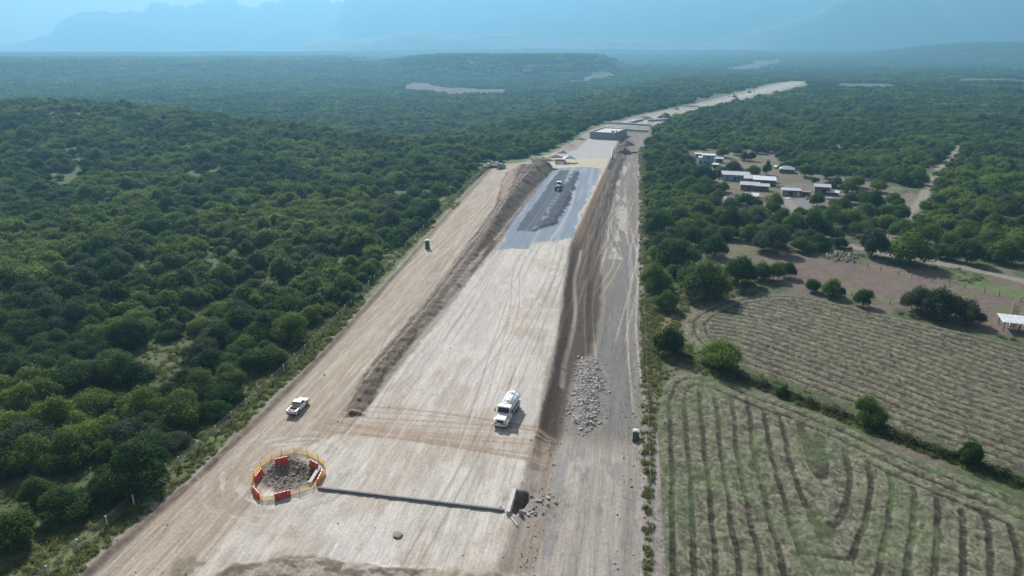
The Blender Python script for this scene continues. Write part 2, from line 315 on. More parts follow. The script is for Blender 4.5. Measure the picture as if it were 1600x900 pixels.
    L(rs * ss(y, 205, 235) * (1 - ss(np.abs(ru - 1.2), .8, 1.6)) * (y < 372) * .8, (.27, .18, .115), .35)
    L(rs * ss(.55 - np.abs(ru - 3.1 + .5 * np.sin(y / 9)), -.2, .4) * (y > 118) * (y < 215) * .65, (.30, .265, .22), .3)
    L(rs * ss(ru, 2.2, 2.8) * (1 - ss(ru, 3.2, 4.2)) * (y > 215) * (y < 480) * .8, (.075, .06, .05), .3)
    L(ss(-sdf(P_grey, x, y) + (n2 - .5) * 2, -.5, 1.2), (.150, .143, .136), .4)
    wt = ss(fbm(x / 2.2, y / 12, 4, 150), .47, .56) * (1 - ss(np.abs(x + 4.3 - 1.5 * np.sin(y / 31)), 1.2, 3.2)) * (y > 205) * (y < 400)
    L(wt * .6, (.43, .41, .385), .2)
    lowr = (1 - ss(y, 92, 104)) * ss(x, -10.5, -8.5); L(lowr, (.285, .258, .228), .4)
    L(lowr * ss(fbm(x / 2, y / 5, 4, 151), .53, .63) * .6, (.17, .17, .172), .3)
    L(lowr * ss(x, -.5, 2.5) * .8, (.20, .18, .16), .5)
    L(ss(1.3 - np.abs(x + 10.4 + 1.0 * np.sin(y / 7)) + (nf - .5), 0, 1) * (y < 97) * .55, (.19, .145, .11), .4, nf)
    # cross tracks of spoil and wheel marks
    for k in range(15):
        v0 = 90.5 + k * .72 + .4 * math.sin(k * 2.3); cv = v0 + 1.1 * np.sin((x + 44) / 11 + k * .5) - .03 * (x + 30)
        L(ss(.30 + .1 * (k % 3) - np.abs(y - cv) + .3 * (n2 - .5), 0, .22) * ss(x, -52, -42) * (1 - ss(x, -13, -9)) * (.35 + .4 * ((k * 7) % 5) / 5), ((.24, .175, .12) if k % 3 else (.45, .41, .36)), .3, nf)
    L(ss(-sdf(pg((540, 664), (600, 655), (700, 672), (860, 690), (862, 712), (760, 702), (640, 690), (545, 686)), x, y) + (n2 - .5) * 3, -1.5, 1.5) * .5, (.29, .222, .165), .3)
    for k in range(10):
        u0 = -43 + k * .62; L(ss(.22 - np.abs(x - u0 - .12 * (y - 98)), -.05, .15) * (y > 93) * (y < 104 + 6 * ((k * 5) % 3)) * .5, (.27, .195, .135), .2)
    # turning swirls round the pit
    dx, dy = x - PITC[0], y - PITC[1]; rr = np.hypot(dx, dy * 1.05); an = np.arctan2(dy, dx)
    sw = fbm(rr * 1.6, an * 2.2, 4, 160); mk = ss(rr, 5.2, 6.5) * (1 - ss(rr, 10, 17))
    mk = mk * ss(fbm(x / 4, y / 4, 3, 161), .4, .62); L(mk * ss(sw, .5, .62) * .45, (.25, .205, .155), .2, nf); L(mk * (1 - ss(sw, .36, .46)) * .5, (.47, .44, .395), .1, nf)
    # curved single tracks
    for k in range(44):
        q = np.random.default_rng(500 + k); u0, a, w, p = q.uniform(-61, 3), q.uniform(.6, 3.2), q.uniform(14, 46), q.uniform(0, 6.3)
        v0, v1 = q.uniform(55, 200), q.uniform(90, 330)
        t = ss(.20 - np.abs(x - u0 - a * np.sin(y / w + p)), -.06, .12) + ss(.20 - np.abs(x - u0 - 2 - a * np.sin(y / w + p)), -.06, .12)
        L(t * ss(y, v0, v0 + 8) * (1 - ss(y, v0 + v1 * .5, v0 + v1)) * .48 * (1 - gm) * (1 - .7 * ss(-sdf(P_rsoil, x, y), -1, 1)), ((.46, .43, .39) if k % 2 else (.2, .165, .13)), .2)
    # pits, spoil edge
    L(ss(-sdf(P_rub, x, y) + (n2 - .5) * 1.5, -1.4, .2), (.19, .175, .158), .5, grit)
    L(ss(-sdf(P_pit, x, y) + .7 + (nf - .5), -.3, .6), (.165, .135, .105), .6, grit)
    L(ss(-sdf(P_hole, x, y), -.4, .1), (.17, .15, .13), .4, grit)
    rc = at(838, 785); L((1 - ss(np.hypot((x - rc[0]) * .8, y - rc[1]) + (nf - .5) * 2, 2.6, 5)) * .7, (.2, .18, .155), .5, grit)
    ed = ss(-sdf(P_edge, x, y) + (n2 - .5) * 2 + (nf - .5), -.3, .6); L(ed * .75, (.235, .20, .155), .6, nf)
    L(ed * ss(fbm(x / 2.4, y / 1.1, 3, 170), .52, .6) * .8, (.105, .088, .066), .4, nf)
    for cx, cy, rx in ((*at(285, 888), 2.2), (*at(622, 835), .8)): L((1 - ss(np.hypot(x - cx, y - cy) / rx + (nf - .5), .6, 1.1)) * .7, (.16, .135, .1), .5, nf)
    # slab edge of the culvert roof, pale concrete dust
    L(ss(-sdf(pg((505, 745), (560, 742), (556, 760), (505, 760)), x, y) + (nf - .5), -.4, .4) * .5, (.36, .36, .33), .1)
    far = ss(y, 560, 640)
    K = K + (np.array([.33, .31, .28]) * (.75 + .5 * st[:, None]) - K) * (far * ss(ee, 0, 5))[:, None]
    L(far * (1 - ss(ee, 3, 7)), (.14, .125, .085), .4); L(far * ss(2.2 - np.abs(ee - 12), 0, 1.6) * .8, (.10, .085, .07), .4)
    C[I] = K
    return np.clip(C, .01, .8)

# ------------------------------------------------------------------ object helpers
COL = bpy.context.scene.collection
def tag(o, label=None, cat=None, group=None, kind=None):
    if label: o['label'] = label
    if cat: o['category'] = cat
    if group: o['group'] = group
    if kind: o['kind'] = kind
    return o
def link(o, parent=None):
    COL.objects.link(o)
    if parent: o.parent = parent
    return o
def empty(name, loc, rz=0.0, **k):
    o = bpy.data.objects.new(name, None); link(o); o.location = loc; o.rotation_euler = (0, 0, rz); o.empty_display_size = .5
    return tag(o, **k)
def copy_tree(o, parent=None):
    c = o.copy(); COL.objects.link(c); c.parent = parent
    for ch in list(o.children): copy_tree(ch, c)
    return c
def np_mesh(name, V, Fq, mats, smooth=True, col=None, ints=None, floats=None, vecs=None):
    me = bpy.data.meshes.new(name); V = np.asarray(V, np.float32); Fq = np.asarray(Fq, np.int32)
    me.vertices.add(len(V)); me.vertices.foreach_set('co', V.ravel())
    nf = len(Fq)
    if nf:
        k = Fq.shape[1]; me.loops.add(nf * k); me.loops.foreach_set('vertex_index', Fq.ravel())
        me.polygons.add(nf); me.polygons.foreach_set('loop_start', np.arange(0, nf * k, k, dtype=np.int32))
        me.polygons.foreach_set('loop_total', np.full(nf, k, np.int32))
    me.update(calc_edges=True)
    if nf: me.polygons.foreach_set('use_smooth', np.full(nf, smooth))
    if col is not None:
        a = me.attributes.new('col', 'FLOAT_COLOR', 'POINT'); a.data.foreach_set('color', np.c_[col, np.ones(len(col))].astype(np.float32).ravel())
    for nm, v in (ints or {}).items(): me.attributes.new(nm, 'INT', 'POINT').data.foreach_set('value', np.asarray(v, np.int32))
    for nm, v in (floats or {}).items(): me.attributes.new(nm, 'FLOAT', 'POINT').data.foreach_set('value', np.asarray(v, np.float32))
    for nm, v in (vecs or {}).items(): me.attributes.new(nm, 'FLOAT_VECTOR', 'POINT').data.foreach_set('vector', np.asarray(v, np.float32).ravel())
    for m in mats: me.materials.append(m)
    me.validate() if False else None
    return me

class MB:
    def __init__(s): s.v = []; s.f = []
    def add(s, v, f):
        n = len(s.v); s.v += [tuple(p) for p in v]; s.f += [tuple(i + n for i in q) for q in f]; return s
    def box(s, x0, x1, y0, y1, z0, z1, tx=0, ty=0, M=None, sx=0):     # tx/ty: taper of the top, sx: shift of the top
        v = [(x0, y0, z0), (x1, y0, z0), (x1, y1, z0), (x0, y1, z0), (x0 + tx + sx, y0 + ty, z1), (x1 - tx + sx, y0 + ty, z1), (x1 - tx + sx, y1 - ty, z1), (x0 + tx + sx, y1 - ty, z1)]
        if M is not None: v = [M @ Vector(p) for p in v]
        return s.add(v, [(0, 3, 2, 1), (4, 5, 6, 7), (0, 1, 5, 4), (1, 2, 6, 5), (2, 3, 7, 6), (3, 0, 4, 7)])
    def prism(s, prof, y0, y1, inset=None):                            # prof: (x,z) outline extruded along y
        n = len(prof); v = [(x, y0, z) for x, z in prof] + [(x, y1, z) for x, z in prof]
        f = [tuple(range(n)), tuple(range(2 * n - 1, n - 1, -1))] + [(i, i + n, (i + 1) % n + n, (i + 1) % n) for i in range(n)]
        return s.add(v, f)
    def cyl(s, a, b, r0, r1=None, n=10, cap=True, sy=1.0):
        a, b = Vector(a), Vector(b); r1 = r0 if r1 is None else r1; d = (b - a).normalized()
        up = Vector((0, 0, 1)) if abs(d.z) < .9 else Vector((1, 0, 0)); p = d.cross(up).normalized(); q = p.cross(d)
        v = [a + (p * math.cos(t) + q * math.sin(t) * sy) * r0 for t in [2 * math.pi * i / n for i in range(n)]] + \
            [b + (p * math.cos(t) + q * math.sin(t) * sy) * r1 for t in [2 * math.pi * i / n for i in range(n)]]
        f = [(i, (i + 1) % n, (i + 1) % n + n, i + n) for i in range(n)]
        if cap: f += [tuple(range(n - 1, -1, -1)), tuple(range(n, 2 * n))]
        return s.add(v, f)
    def tube(s, pts, r, n=4):
        for a, b in zip(pts[:-1], pts[1:]): s.cyl(a, b, r, r, n, False)
        return s
    def rock(s, c, r, seed, sq=.9):
        q = random.Random(seed); base = [Vector(p).normalized() for p in ((1, 0, 0), (-1, 0, 0), (0, 1, 0), (0, -1, 0), (0, 0, 1), (0, 0, -1), (1, 1, 1), (-1, 1, 1), (1, -1, 1), (-1, -1, 1), (1, 1, -1), (-1, 1, -1), (1, -1, -1), (-1, -1, -1))]
        F = [(4, 6, 8), (0, 8, 6), (0, 10, 12), (0, 6, 10), (0, 12, 8), (2, 10, 6), (2, 6, 7), (2, 7, 11), (2, 11, 10), (4, 7, 6), (4, 9, 7), (4, 8, 9), (1, 7, 9), (1, 11, 7), (1, 9, 13), (1, 13, 11), (3, 9, 8), (3, 8, 12), (3, 13, 9), (3, 12, 13), (5, 12, 10), (5, 10, 11), (5, 11, 13), (5, 13, 12)]
        a = q.uniform(0, 6.3); S = (q.uniform(.8, 1.3), q.uniform(.7, 1.1), sq * q.uniform(.7, 1.2)); ca, sa = math.cos(a), math.sin(a); v = []
        for p in base:
            k = r * q.uniform(.75, 1.12); x, y, z = p.x * k * S[0], p.y * k * S[1], p.z * k * S[2]
            v.append((c[0] + x * ca - y * sa, c[1] + x * sa + y * ca, c[2] + z))
        return s.add(v, F)
    def build(s, name, mat, parent=None, smooth=False, bevel=0, seg=2):
        me = bpy.data.meshes.new(name); me.from_pydata([tuple(p) for p in s.v], [], s.f); me.materials.append(mat); me.update()
        if smooth: me.polygons.foreach_set('use_smooth', [True] * len(me.polygons))
        o = bpy.data.objects.new(name, me); link(o, parent)
        if bevel:
            b = o.modifiers.new('bevel', 'BEVEL'); b.width = bevel; b.segments = seg; b.limit_method = 'ANGLE'; b.angle_limit = R(35)
            me.polygons.foreach_set('use_smooth', [True] * len(me.polygons)); w = o.modifiers.new('wn', 'WEIGHTED_NORMAL')
        return o

# ------------------------------------------------------------------ materials
def mat_base(name):
    m = bpy.data.materials.new(name); m.use_nodes = True; nt = m.node_tree; b = nt.nodes['Principled BSDF']; return m, nt, b
def nd(nt, t, **k):
    n = nt.nodes.new(t)
    for a, v in k.items(): setattr(n, a, v)
    return n
def simple(name, c, rough=.6, metal=0, var=.15, scale=3.0, bump=.0, dust=0.0):
    m, nt, b = mat_base(name); L = nt.links.new
    t = nd(nt, 'ShaderNodeTexCoord'); no = nd(nt, 'ShaderNodeTexNoise'); no.inputs['Scale'].default_value = scale; no.inputs['Detail'].default_value = 6
    L(t.outputs['Object'], no.inputs['Vector'])
    mr = nd(nt, 'ShaderNodeMapRange'); mr.inputs['To Min'].default_value = 1 - var; mr.inputs['To Max'].default_value = 1 + var; L(no.outputs['Fac'], mr.inputs['Value'])
    mx = nd(nt, 'ShaderNodeMix', data_type='RGBA', blend_type='MULTIPLY'); mx.inputs['Factor'].default_value = 1; mx.inputs['A'].default_value = (*c, 1); L(mr.outputs[0], mx.inputs['B'])
    out = mx.outputs['Result']
    if dust:
        sp = nd(nt, 'ShaderNodeSeparateXYZ'); L(t.outputs['Object'], sp.inputs[0])
        dr = nd(nt, 'ShaderNodeMapRange'); dr.inputs['From Min'].default_value = .3; dr.inputs['From Max'].default_value = 1.3; dr.inputs['To Min'].default_value = dust; dr.inputs['To Max'].default_value = 0.04
        L(sp.outputs['Z'], dr.inputs['Value']); md = nd(nt, 'ShaderNodeMix', data_type='RGBA'); L(dr.outputs[0], md.inputs['Factor']); L(out, md.inputs['A']); md.inputs['B'].default_value = (.36, .31, .25, 1); out = md.outputs['Result']
    L(out, b.inputs['Base Color']); b.inputs['Roughness'].default_value = rough; b.inputs['Metallic'].default_value = metal
    if bump:
        bp = nd(nt, 'ShaderNodeBump'); bp.inputs['Strength'].default_value = bump; bp.inputs['Distance'].default_value = .05; L(no.outputs['Fac'], bp.inputs['Height']); L(bp.outputs[0], b.inputs['Normal'])
    return m
def ground_mat(name, streak=False, bump=.5):
    m, nt, b = mat_base(name); L = nt.links.new
    at_ = nd(nt, 'ShaderNodeAttribute', attribute_name='col'); t = nd(nt, 'ShaderNodeTexCoord')
    n1 = nd(nt, 'ShaderNodeTexNoise'); n1.inputs['Scale'].default_value = 2.2; n1.inputs['Detail'].default_value = 7; n1.inputs['Roughness'].default_value = .7; L(t.outputs['Object'], n1.inputs['Vector'])
    src = n1.outputs['Fac']
    if streak:
        mp = nd(nt, 'ShaderNodeMapping'); mp.inputs['Scale'].default_value = (4.5, .28, 1); L(t.outputs['Object'], mp.inputs['Vector'])
        n2 = nd(nt, 'ShaderNodeTexNoise'); n2.inputs['Scale'].default_value = 1.0; n2.inputs['Detail'].default_value = 5; n2.inputs['Distortion'].default_value = .6; L(mp.outputs[0], n2.inputs['Vector'])
        ad = nd(nt, 'ShaderNodeMix', data_type='FLOAT'); ad.inputs['Factor'].default_value = .45; L(n1.outputs['Fac'], ad.inputs['A']); L(n2.outputs['Fac'], ad.inputs['B']); src = ad.outputs['Result']
    mr = nd(nt, 'ShaderNodeMapRange'); mr.inputs['From Min'].default_value = .3; mr.inputs['From Max'].default_value = .7; mr.inputs['To Min'].default_value = .62; mr.inputs['To Max'].default_value = 1.38; L(src, mr.inputs['Value'])
    mx = nd(nt, 'ShaderNodeMix', data_type='RGBA', blend_type='MULTIPLY'); mx.inputs['Factor'].default_value = 1; L(at_.outputs['Color'], mx.inputs['A']); L(mr.outputs[0], mx.inputs['B'])
    L(mx.outputs['Result'], b.inputs['Base Color']); b.inputs['Roughness'].default_value = .95; b.inputs['Specular IOR Level'].default_value = .15
    bp = nd(nt, 'ShaderNodeBump'); bp.inputs['Strength'].default_value = bump; bp.inputs['Distance'].default_value = .12; L(src, bp.inputs['Height']); L(bp.outputs[0], b.inputs['Normal'])
    return m
def foliage_mat(name, c1, c2, scale=.11):
    m, nt, b = mat_base(name); L = nt.links.new
    oi = nd(nt, 'ShaderNodeObjectInfo'); g = nd(nt, 'ShaderNodeNewGeometry')
    n1 = nd(nt, 'ShaderNodeTexNoise'); n1.inputs['Scale'].default_value = scale; n1.inputs['Detail'].default_value = 2; L(g.outputs['Position'], n1.inputs['Vector'])
    n2 = nd(nt, 'ShaderNodeTexNoise'); n2.inputs['Scale'].default_value = .013; n2.inputs['Detail'].default_value = 3; L(g.outputs['Position'], n2.inputs['Vector'])
    a = nd(nt, 'ShaderNodeMath', operation='ADD'); L(n1.outputs['Fac'], a.inputs[0]); L(n2.outputs['Fac'], a.inputs[1])
    a2 = nd(nt, 'ShaderNodeMath', operation='MULTIPLY_ADD'); L(oi.outputs['Random'], a2.inputs[0]); a2.inputs[1].default_value = .42; L(a.outputs[0], a2.inputs[2])
    mr = nd(nt, 'ShaderNodeMapRange'); mr.inputs['From Min'].default_value = .88; mr.inputs['From Max'].default_value = 1.5; L(a2.outputs[0], mr.inputs['Value'])
    mx = nd(nt, 'ShaderNodeMix', data_type='RGBA'); mx.inputs['A'].default_value = (*c1, 1); mx.inputs['B'].default_value = (*c2, 1); L(mr.outputs[0], mx.inputs['Factor'])
    gi = nd(nt, 'ShaderNodeMapRange'); gi.inputs['To Min'].default_value = .78; gi.inputs['To Max'].default_value = 1.25; L(g.outputs['Random Per Island'], gi.inputs['Value'])
    m2 = nd(nt, 'ShaderNodeMix', data_type='RGBA', blend_type='MULTIPLY'); m2.inputs['Factor'].default_value = 1; L(mx.outputs['Result'], m2.inputs['A']); L(gi.outputs[0], m2.inputs['B'])
    b.inputs['Roughness'].default_value = .7; b.inputs['Specular IOR Level'].default_value = .12
    tr = nd(nt, 'ShaderNodeBsdfTranslucent'); L(m2.outputs['Result'], tr.inputs['Color']); L(m2.outputs['Result'], b.inputs['Base Color'])
    ms = nd(nt, 'ShaderNodeMixShader'); ms.inputs[0].default_value = .5; L(b.outputs[0], ms.inputs[1]); L(tr.outputs[0], ms.inputs[2])
    L(ms.outputs[0], nt.nodes['Material Output'].inputs['Surface'])
    return m
M = {
    'ground': ground_mat('scrub_ground'), 'dirt': ground_mat('worked_earth', True, .6), 'field': ground_mat('mown_field', False, .9),
    'leaf': foliage_mat('foliage_mid', (.040, .086, .019), (.120, .195, .034)),
    'leaf_dark': foliage_mat('foliage_dark', (.026, .062, .016), (.066, .125, .026)),
    'leaf_light': foliage_mat('foliage_light', (.085, .145, .022), (.170, .240, .044)),
    'leaf_grey': foliage_mat('foliage_grey', (.046, .070, .036), (.088, .115, .055)),
    'grass': foliage_mat('grass_blades', (.09, .125, .035), (.21, .22, .085), .5),
    'weed': foliage_mat('hedge_weeds', (.050, .068, .030), (.125, .130, .060), .6),
    'kerb': simple('weathered_kerb', (.17, .175, .18), .9, var=.35, scale=1.2, bump=.3),
    'bark': simple('bark', (.11, .09, .07), .9, var=.3, scale=8, bump=.5),
    'mount': simple('mountain_rock', (.055, .058, .055), .95, var=.6, scale=.004),
    'white': simple('white_paint', (.80, .80, .79), .32, var=.05, scale=2, dust=.35),
    'tankwhite': simple('tank_enamel', (.74, .77, .79), .3, var=.07, scale=1.5, dust=.1),
    'glass': simple('tinted_glass', (.012, .018, .025), .08, var=.05),
    'rubber': simple('rubber', (.028, .027, .026), .85, var=.2, scale=6),
    'black': simple('black_trim', (.03, .03, .032), .6, var=.2),
    'steel': simple('dusty_steel', (.30, .30, .30), .45, .6, var=.2),
    'chrome': simple('chrome', (.62, .62, .62), .25, .9, var=.05),
    'redlamp': simple('red_lamp', (.45, .02, .02), .3, var=.05),
    'lamp': simple('clear_lamp', (.75, .75, .72), .15, var=.05),
    'concrete': simple('concrete', (.46, .455, .44), .9, var=.18, scale=2.5, bump=.3),
    'conc_dark': simple('grey_concrete', (.30, .31, .32), .9, var=.2, scale=1.2, bump=.2),
    'wallblue': simple('retaining_panel', (.26, .285, .305), .85, var=.12, scale=.8),
    'girder': simple('precast_girder', (.42, .50, .55), .7, var=.1, scale=.6),
    'red': simple('red_plastic', (.52, .035, .025), .45, var=.12, scale=3, dust=.08),
    'orange': simple('orange_plastic', (.60, .17, .04), .45, var=.12, scale=3),
    'yellow': simple('yellow_netting', (.85, .55, .06), .6, var=.1),
    'green': simple('green_plastic', (.018, .115, .085), .5, var=.12, scale=2),
    'teal': simple('teal_paint', (.10, .24, .24), .5, var=.1),
    'ywhite': simple('roof_sheet_white', (.52, .55, .57), .5, var=.45, scale=1.1),
    'zinc': simple('corrugated_zinc', (.36, .38, .40), .5, .2, var=.45, scale=.8),
    'rust': simple('rusty_sheet', (.22, .15, .11), .8, var=.4, scale=.9),
    'bluewall': simple('blue_plaster', (.26, .38, .50), .85, var=.1, scale=1),
    'wood': simple('grey_timber', (.13, .11, .09), .9, var=.3, scale=2),
    'block': simple('block_wall', (.22, .21, .20), .9, var=.2, scale=1.2),
    'brick': simple('brick_wall', (.26, .12, .08), .9, var=.2, scale=1.2),
    'rockw': simple('pale_rock', (.44, .42, .39), .9, var=.55, scale=1.6, bump=.3),
    'rockd': simple('grey_rock', (.27, .245, .21), .9, var=.35, scale=.9, bump=.3),
    'soil': simple('dark_soil', (.13, .105, .085), .95, var=.4, scale=1.2, bump=1),
    'soilp': simple('pale_soil', (.26, .21, .16), .95, var=.3, scale=1.2, bump=1),
    'machine': simple('machine_yellow', (.42, .30, .08), .5, var=.15),
    'machwhite': simple('machine_roof', (.80, .80, .78), .4, var=.05),
    'cloth': simple('dark_clothes', (.05, .06, .09), .9, var=.1), 'cloth2': simple('hi_vis', (.55, .20, .05), .9, var=.1), 'skin': simple('skin', (.30, .17, .11), .7, var=.05),
    'hair': simple('hair', (.02, .015, .01), .8, var=.1),
}

# ------------------------------------------------------------------ ground: one sheet about the viewpoint, finer near, split by surface
def make_ground():
    fine = np.linspace(-R(43), R(43), 860)
    th = np.concatenate([np.linspace(-math.pi, -R(45), 24), fine, np.linspace(R(45), math.pi, 24)])
    rs = [10., 18., 26., 33., 38., 42.]
    while rs[-1] < 640: rs.append(rs[-1] * 1.0033)
    while rs[-1] < 10000: rs.append(rs[-1] * 1.014)
    rs = np.array(rs); nr, nt = len(rs), len(th)
    rr, tt = np.meshgrid(rs, th, indexing='ij')
    X = rr * (np.cos(tt) * FW[0] + np.sin(tt) * RT[0]); Y = rr * (np.cos(tt) * FW[1] + np.sin(tt) * RT[1])
    X, Y = X.ravel(), Y.ravel(); Z = height(X, Y); C = ground_colour(X, Y, Z)
    i = np.arange(nr - 1)[:, None]; j = np.arange(nt - 1)[None]
    q = i * nt + j; F = np.stack([q, q + 1, q + nt + 1, q + nt], -1).reshape(-1, 4)[:, ::-1]
    cx, cy = X[F].mean(1), Y[F].mean(1)
    code = np.zeros(len(F), int)
    dc = sdf(P_corr, cx, cy, 5) < 0
    code[dc] = 1
    pad = (sdf(P_pad, cx, cy, 5) < 0) & dc; code[pad] = 2
    code[(sdf(P_gravel, cx, cy, 5) < 0) & dc] = 3
    code[dc & (cx < -44.5) & (cy < 380) & (sdf(P_berm, cx, cy, 5) > 0) & ~pad] = 4
    code[sdf(P_f1, cx, cy, 5) < 0] = 5; code[sdf(P_f2, cx, cy, 5) < 0] = 6
    rd = np.zeros(len(F), bool)
    for Lr, w in ROADS: rd |= pline(Lr, cx, cy) < w
    code[rd & (code == 0)] = 7; code[(sdf(P_yard, cx, cy, 5) < 0) & (code == 0)] = 8
    code[(sdf(P_past, cx, cy, 5) < 0) & (code == 0)] = 9
    V = np.c_[X, Y, Z]
    info = {0: ('ground', M['ground'], 'ground', 'green scrub ground under the forest and out to the plain'), 1: ('dirt_verge', M['dirt'], 'dirt', 'bare soil strips and right-hand dirt track of the site'),
            2: ('road', M['dirt'], 'road', 'wide pale graded road bed under construction'), 3: ('gravel_road', M['dirt'], 'gravel', 'blue-grey gravel base course spread on the road bed'),
            4: ('service_road', M['dirt'], 'road', 'rutted beige dirt service road by the left fence'), 5: ('hay_field', M['field'], 'field', 'mown hay field with curved windrows, nearest on the right'),
            6: ('hay_field', M['field'], 'field', 'second mown field beyond the hedge line'), 7: ('dirt_lane', M['ground'], 'path', 'narrow dirt lanes through the farm'),
            8: ('yard', M['ground'], 'ground', 'bare earth farmyard'), 9: ('pasture', M['ground'], 'ground', 'bare brown pasture')}
    for k, (nm, mt, ct, lb) in info.items():
        S = F[code == k]
        if not len(S): continue
        u, inv = np.unique(S, return_inverse=True)
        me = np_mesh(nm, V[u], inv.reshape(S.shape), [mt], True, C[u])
        o = link(bpy.data.objects.new(nm, me)); tag(o, lb, ct, kind='structure')
make_ground()

# ------------------------------------------------------------------ mountains
def mountain(name, r0, depth, prof, seed, label, rough=1.0):
    xs = np.array([p[0] for p in prof]); ys = np.array([p[1] for p in prof])
    px = np.linspace(xs[0], xs[-1], int((xs[-1] - xs[0]) / 4)); phi = np.arctan((px - 800) / 1126.0)
    t = np.linspace(0, 1, 46); T, Pm = np.meshgrid(t, phi, indexing='ij'); PX = np.meshgrid(t, px, indexing='ij')[1]
    rr = (r0 + depth * T) / np.cos(Pm)
    X = rr * (np.cos(Pm) * FW[0] + np.sin(Pm) * RT[0]); Y = rr * (np.cos(Pm) * FW[1] + np.sin(Pm) * RT[1])
    top = (78 - np.interp(PX, xs, ys)) / 1130.0 * (r0 + depth * .5) + 60
    top = np.maximum(top, -20)
    rid = 1 - np.abs(2 * fbm(X / 420 + seed, Y / 420, 5, seed) - 1)
    sh = np.sin(np.clip(T, 0, 1) * math.pi) ** 1.25
    Z = -3 + top * sh * (.45 + .62 * rid) * rough + 40
    Z = np.maximum(Z + 60 * (fbm(X / 260, Y / 260, 3, seed + 5) - .5) * sh, 35)
    nr, nt = T.shape; i = np.arange(nr - 1)[:, None]; j = np.arange(nt - 1)[None]; q = i * nt + j
    F = np.stack([q, q + nt, q + nt + 1, q + 1], -1).reshape(-1, 4)[:, ::-1]
    o = link(bpy.data.objects.new(name, np_mesh(name, np.c_[X.ravel(), Y.ravel(), Z.ravel()], F, [M['mount']], True)))
    tag(o, label, 'mountain', kind='structure')
mountain('mountain', 8200, 1200, [(-60, 78), (20, 74), (60, 66), (85, 52), (105, 34), (125, 26), (150, 22), (180, 18), (205, 24), (235, 14), (250, 7), (268, 8), (300, 5), (325, -3), (345, -9), (372, -3), (398, 6), (420, 8), (440, 4), (458, -3), (480, -8), (505, -4), (530, 2), (560, -4), (600, -8), (700, -4)], 1, 'jagged pale mountain range on the left skyline', .88)
mountain('mountain', 6900, 1300, [(470, 78), (520, 52), (545, 22), (562, 0), (600, -14), (700, -20), (850, -24), (1000, -20), (1100, -14), (1170, -10), (1205, -2), (1225, 4), (1238, 2), (1260, 1), (1285, 7), (1300, 5), (1330, 8), (1370, 20), (1500, 60)], 2, 'broad blue mountain filling the middle of the skyline', 1.12)
mountain('mountain', 5800, 1100, [(1080, 80), (1150, 66), (1220, 48), (1290, 26), (1335, 8), (1360, -4), (1400, -14), (1480, -20), (1600, -26), (1850, -30)], 3, 'blue mountain flank rising on the right skyline', 1.12)
mountain('mountain', 5300, 800, [(470, 80), (530, 75), (580, 68), (620, 60), (655, 55), (700, 60), (760, 66), (840, 71), (900, 69), (960, 74), (1040, 72), (1180, 80)], 4, 'low faint foothills in front of the middle mountain', 1.1)

# ------------------------------------------------------------------ air
hb = MB().box(-13200, 13200, -13200, 10400, -30, 930).build('haze', M['white']); hb.data.materials.clear()
hm = bpy.data.materials.new('haze_air'); hm.use_nodes = True; hn = hm.node_tree; hn.nodes.clear()
ho = hn.nodes.new('ShaderNodeOutputMaterial'); hv = hn.nodes.new('ShaderNodeVolumePrincipled')
hv.inputs['Color'].default_value = (.27, .64, .95, 1); hv.inputs['Density'].default_value = .00026; hv.inputs['Anisotropy'].default_value = .35
hn.links.new(hv.outputs[0], ho.inputs['Volume']); hb.data.materials.append(hm)
tag(hb, 'pale blue haze over the plain and mountains', 'haze', kind='stuff')

#@@TREES
# ------------------------------------------------------------------ trees
def crown_geo(seed, w, h, nleaf, ls, lobes=9, base=.28, flat=.75):
    """leaf-clump quads spread over overlapping lobes; returns V, F"""
    q = np.random.default_rng(seed); Ls = []
    for k in range(lobes):
        a = q.uniform(0, 6.283) if k % 2 else k * 1.3; rad = q.uniform(.15, .7) if k else 0; s = q.uniform(.28, .46) * (1.15 - .45 * rad)
        zc = .60 - .36 * rad ** 1.5 + q.uniform(-.16, .10)
        Ls.append((math.cos(a) * rad * .5 * w * 1.25, math.sin(a) * rad * .5 * w * 1.25, zc * h, s * w * .60, s * h * flat * 1.2))
    wt = np.array([l[3] for l in Ls]) ** 2; wt /= wt.sum(); pick = q.choice(lobes, nleaf, p=wt); LA = np.array(Ls)[pick]
    d = q.normal(size=(nleaf, 3)); d[:, 2] = np.abs(d[:, 2]) * 1.05 - .5; d /= np.linalg.norm(d, axis=1)[:, None]
    rad = q.uniform(.4, 1.0, nleaf) ** .6 * (1 + .22 * (q.random(nleaf) - .4)) * np.where(q.random(nleaf) < .14, 1.22, 1)
    # clumps: pull leaves toward sprig centres
    P = np.c_[LA[:, 0] + d[:, 0] * LA[:, 3] * rad, LA[:, 1] + d[:, 1] * LA[:, 3] * rad, LA[:, 2] + d[:, 2] * LA[:, 4] * rad]
    n = d + q.normal(size=(nleaf, 3)) * .55 + np.array([0, 0, .35]); n /= np.linalg.norm(n, axis=1)[:, None]
    t = np.cross(n, q.normal(size=(nleaf, 3))); t /= np.linalg.norm(t, axis=1)[:, None]; b = np.cross(n, t)
    s = (ls * q.uniform(.6, 1.35, nleaf))[:, None]; e = q.uniform(.45, .9, nleaf)[:, None]
    V = np.stack([P - t * s - b * s * e * .5, P + t * s * .4 - b * s * e, P + t * s + b * s * e * .4, P - t * s * .3 + b * s * e], 1).reshape(-1, 3)
    V[:, 2] = np.maximum(V[:, 2], base * h * .35)
    F = np.arange(nleaf * 4).reshape(-1, 4)
    return V, F
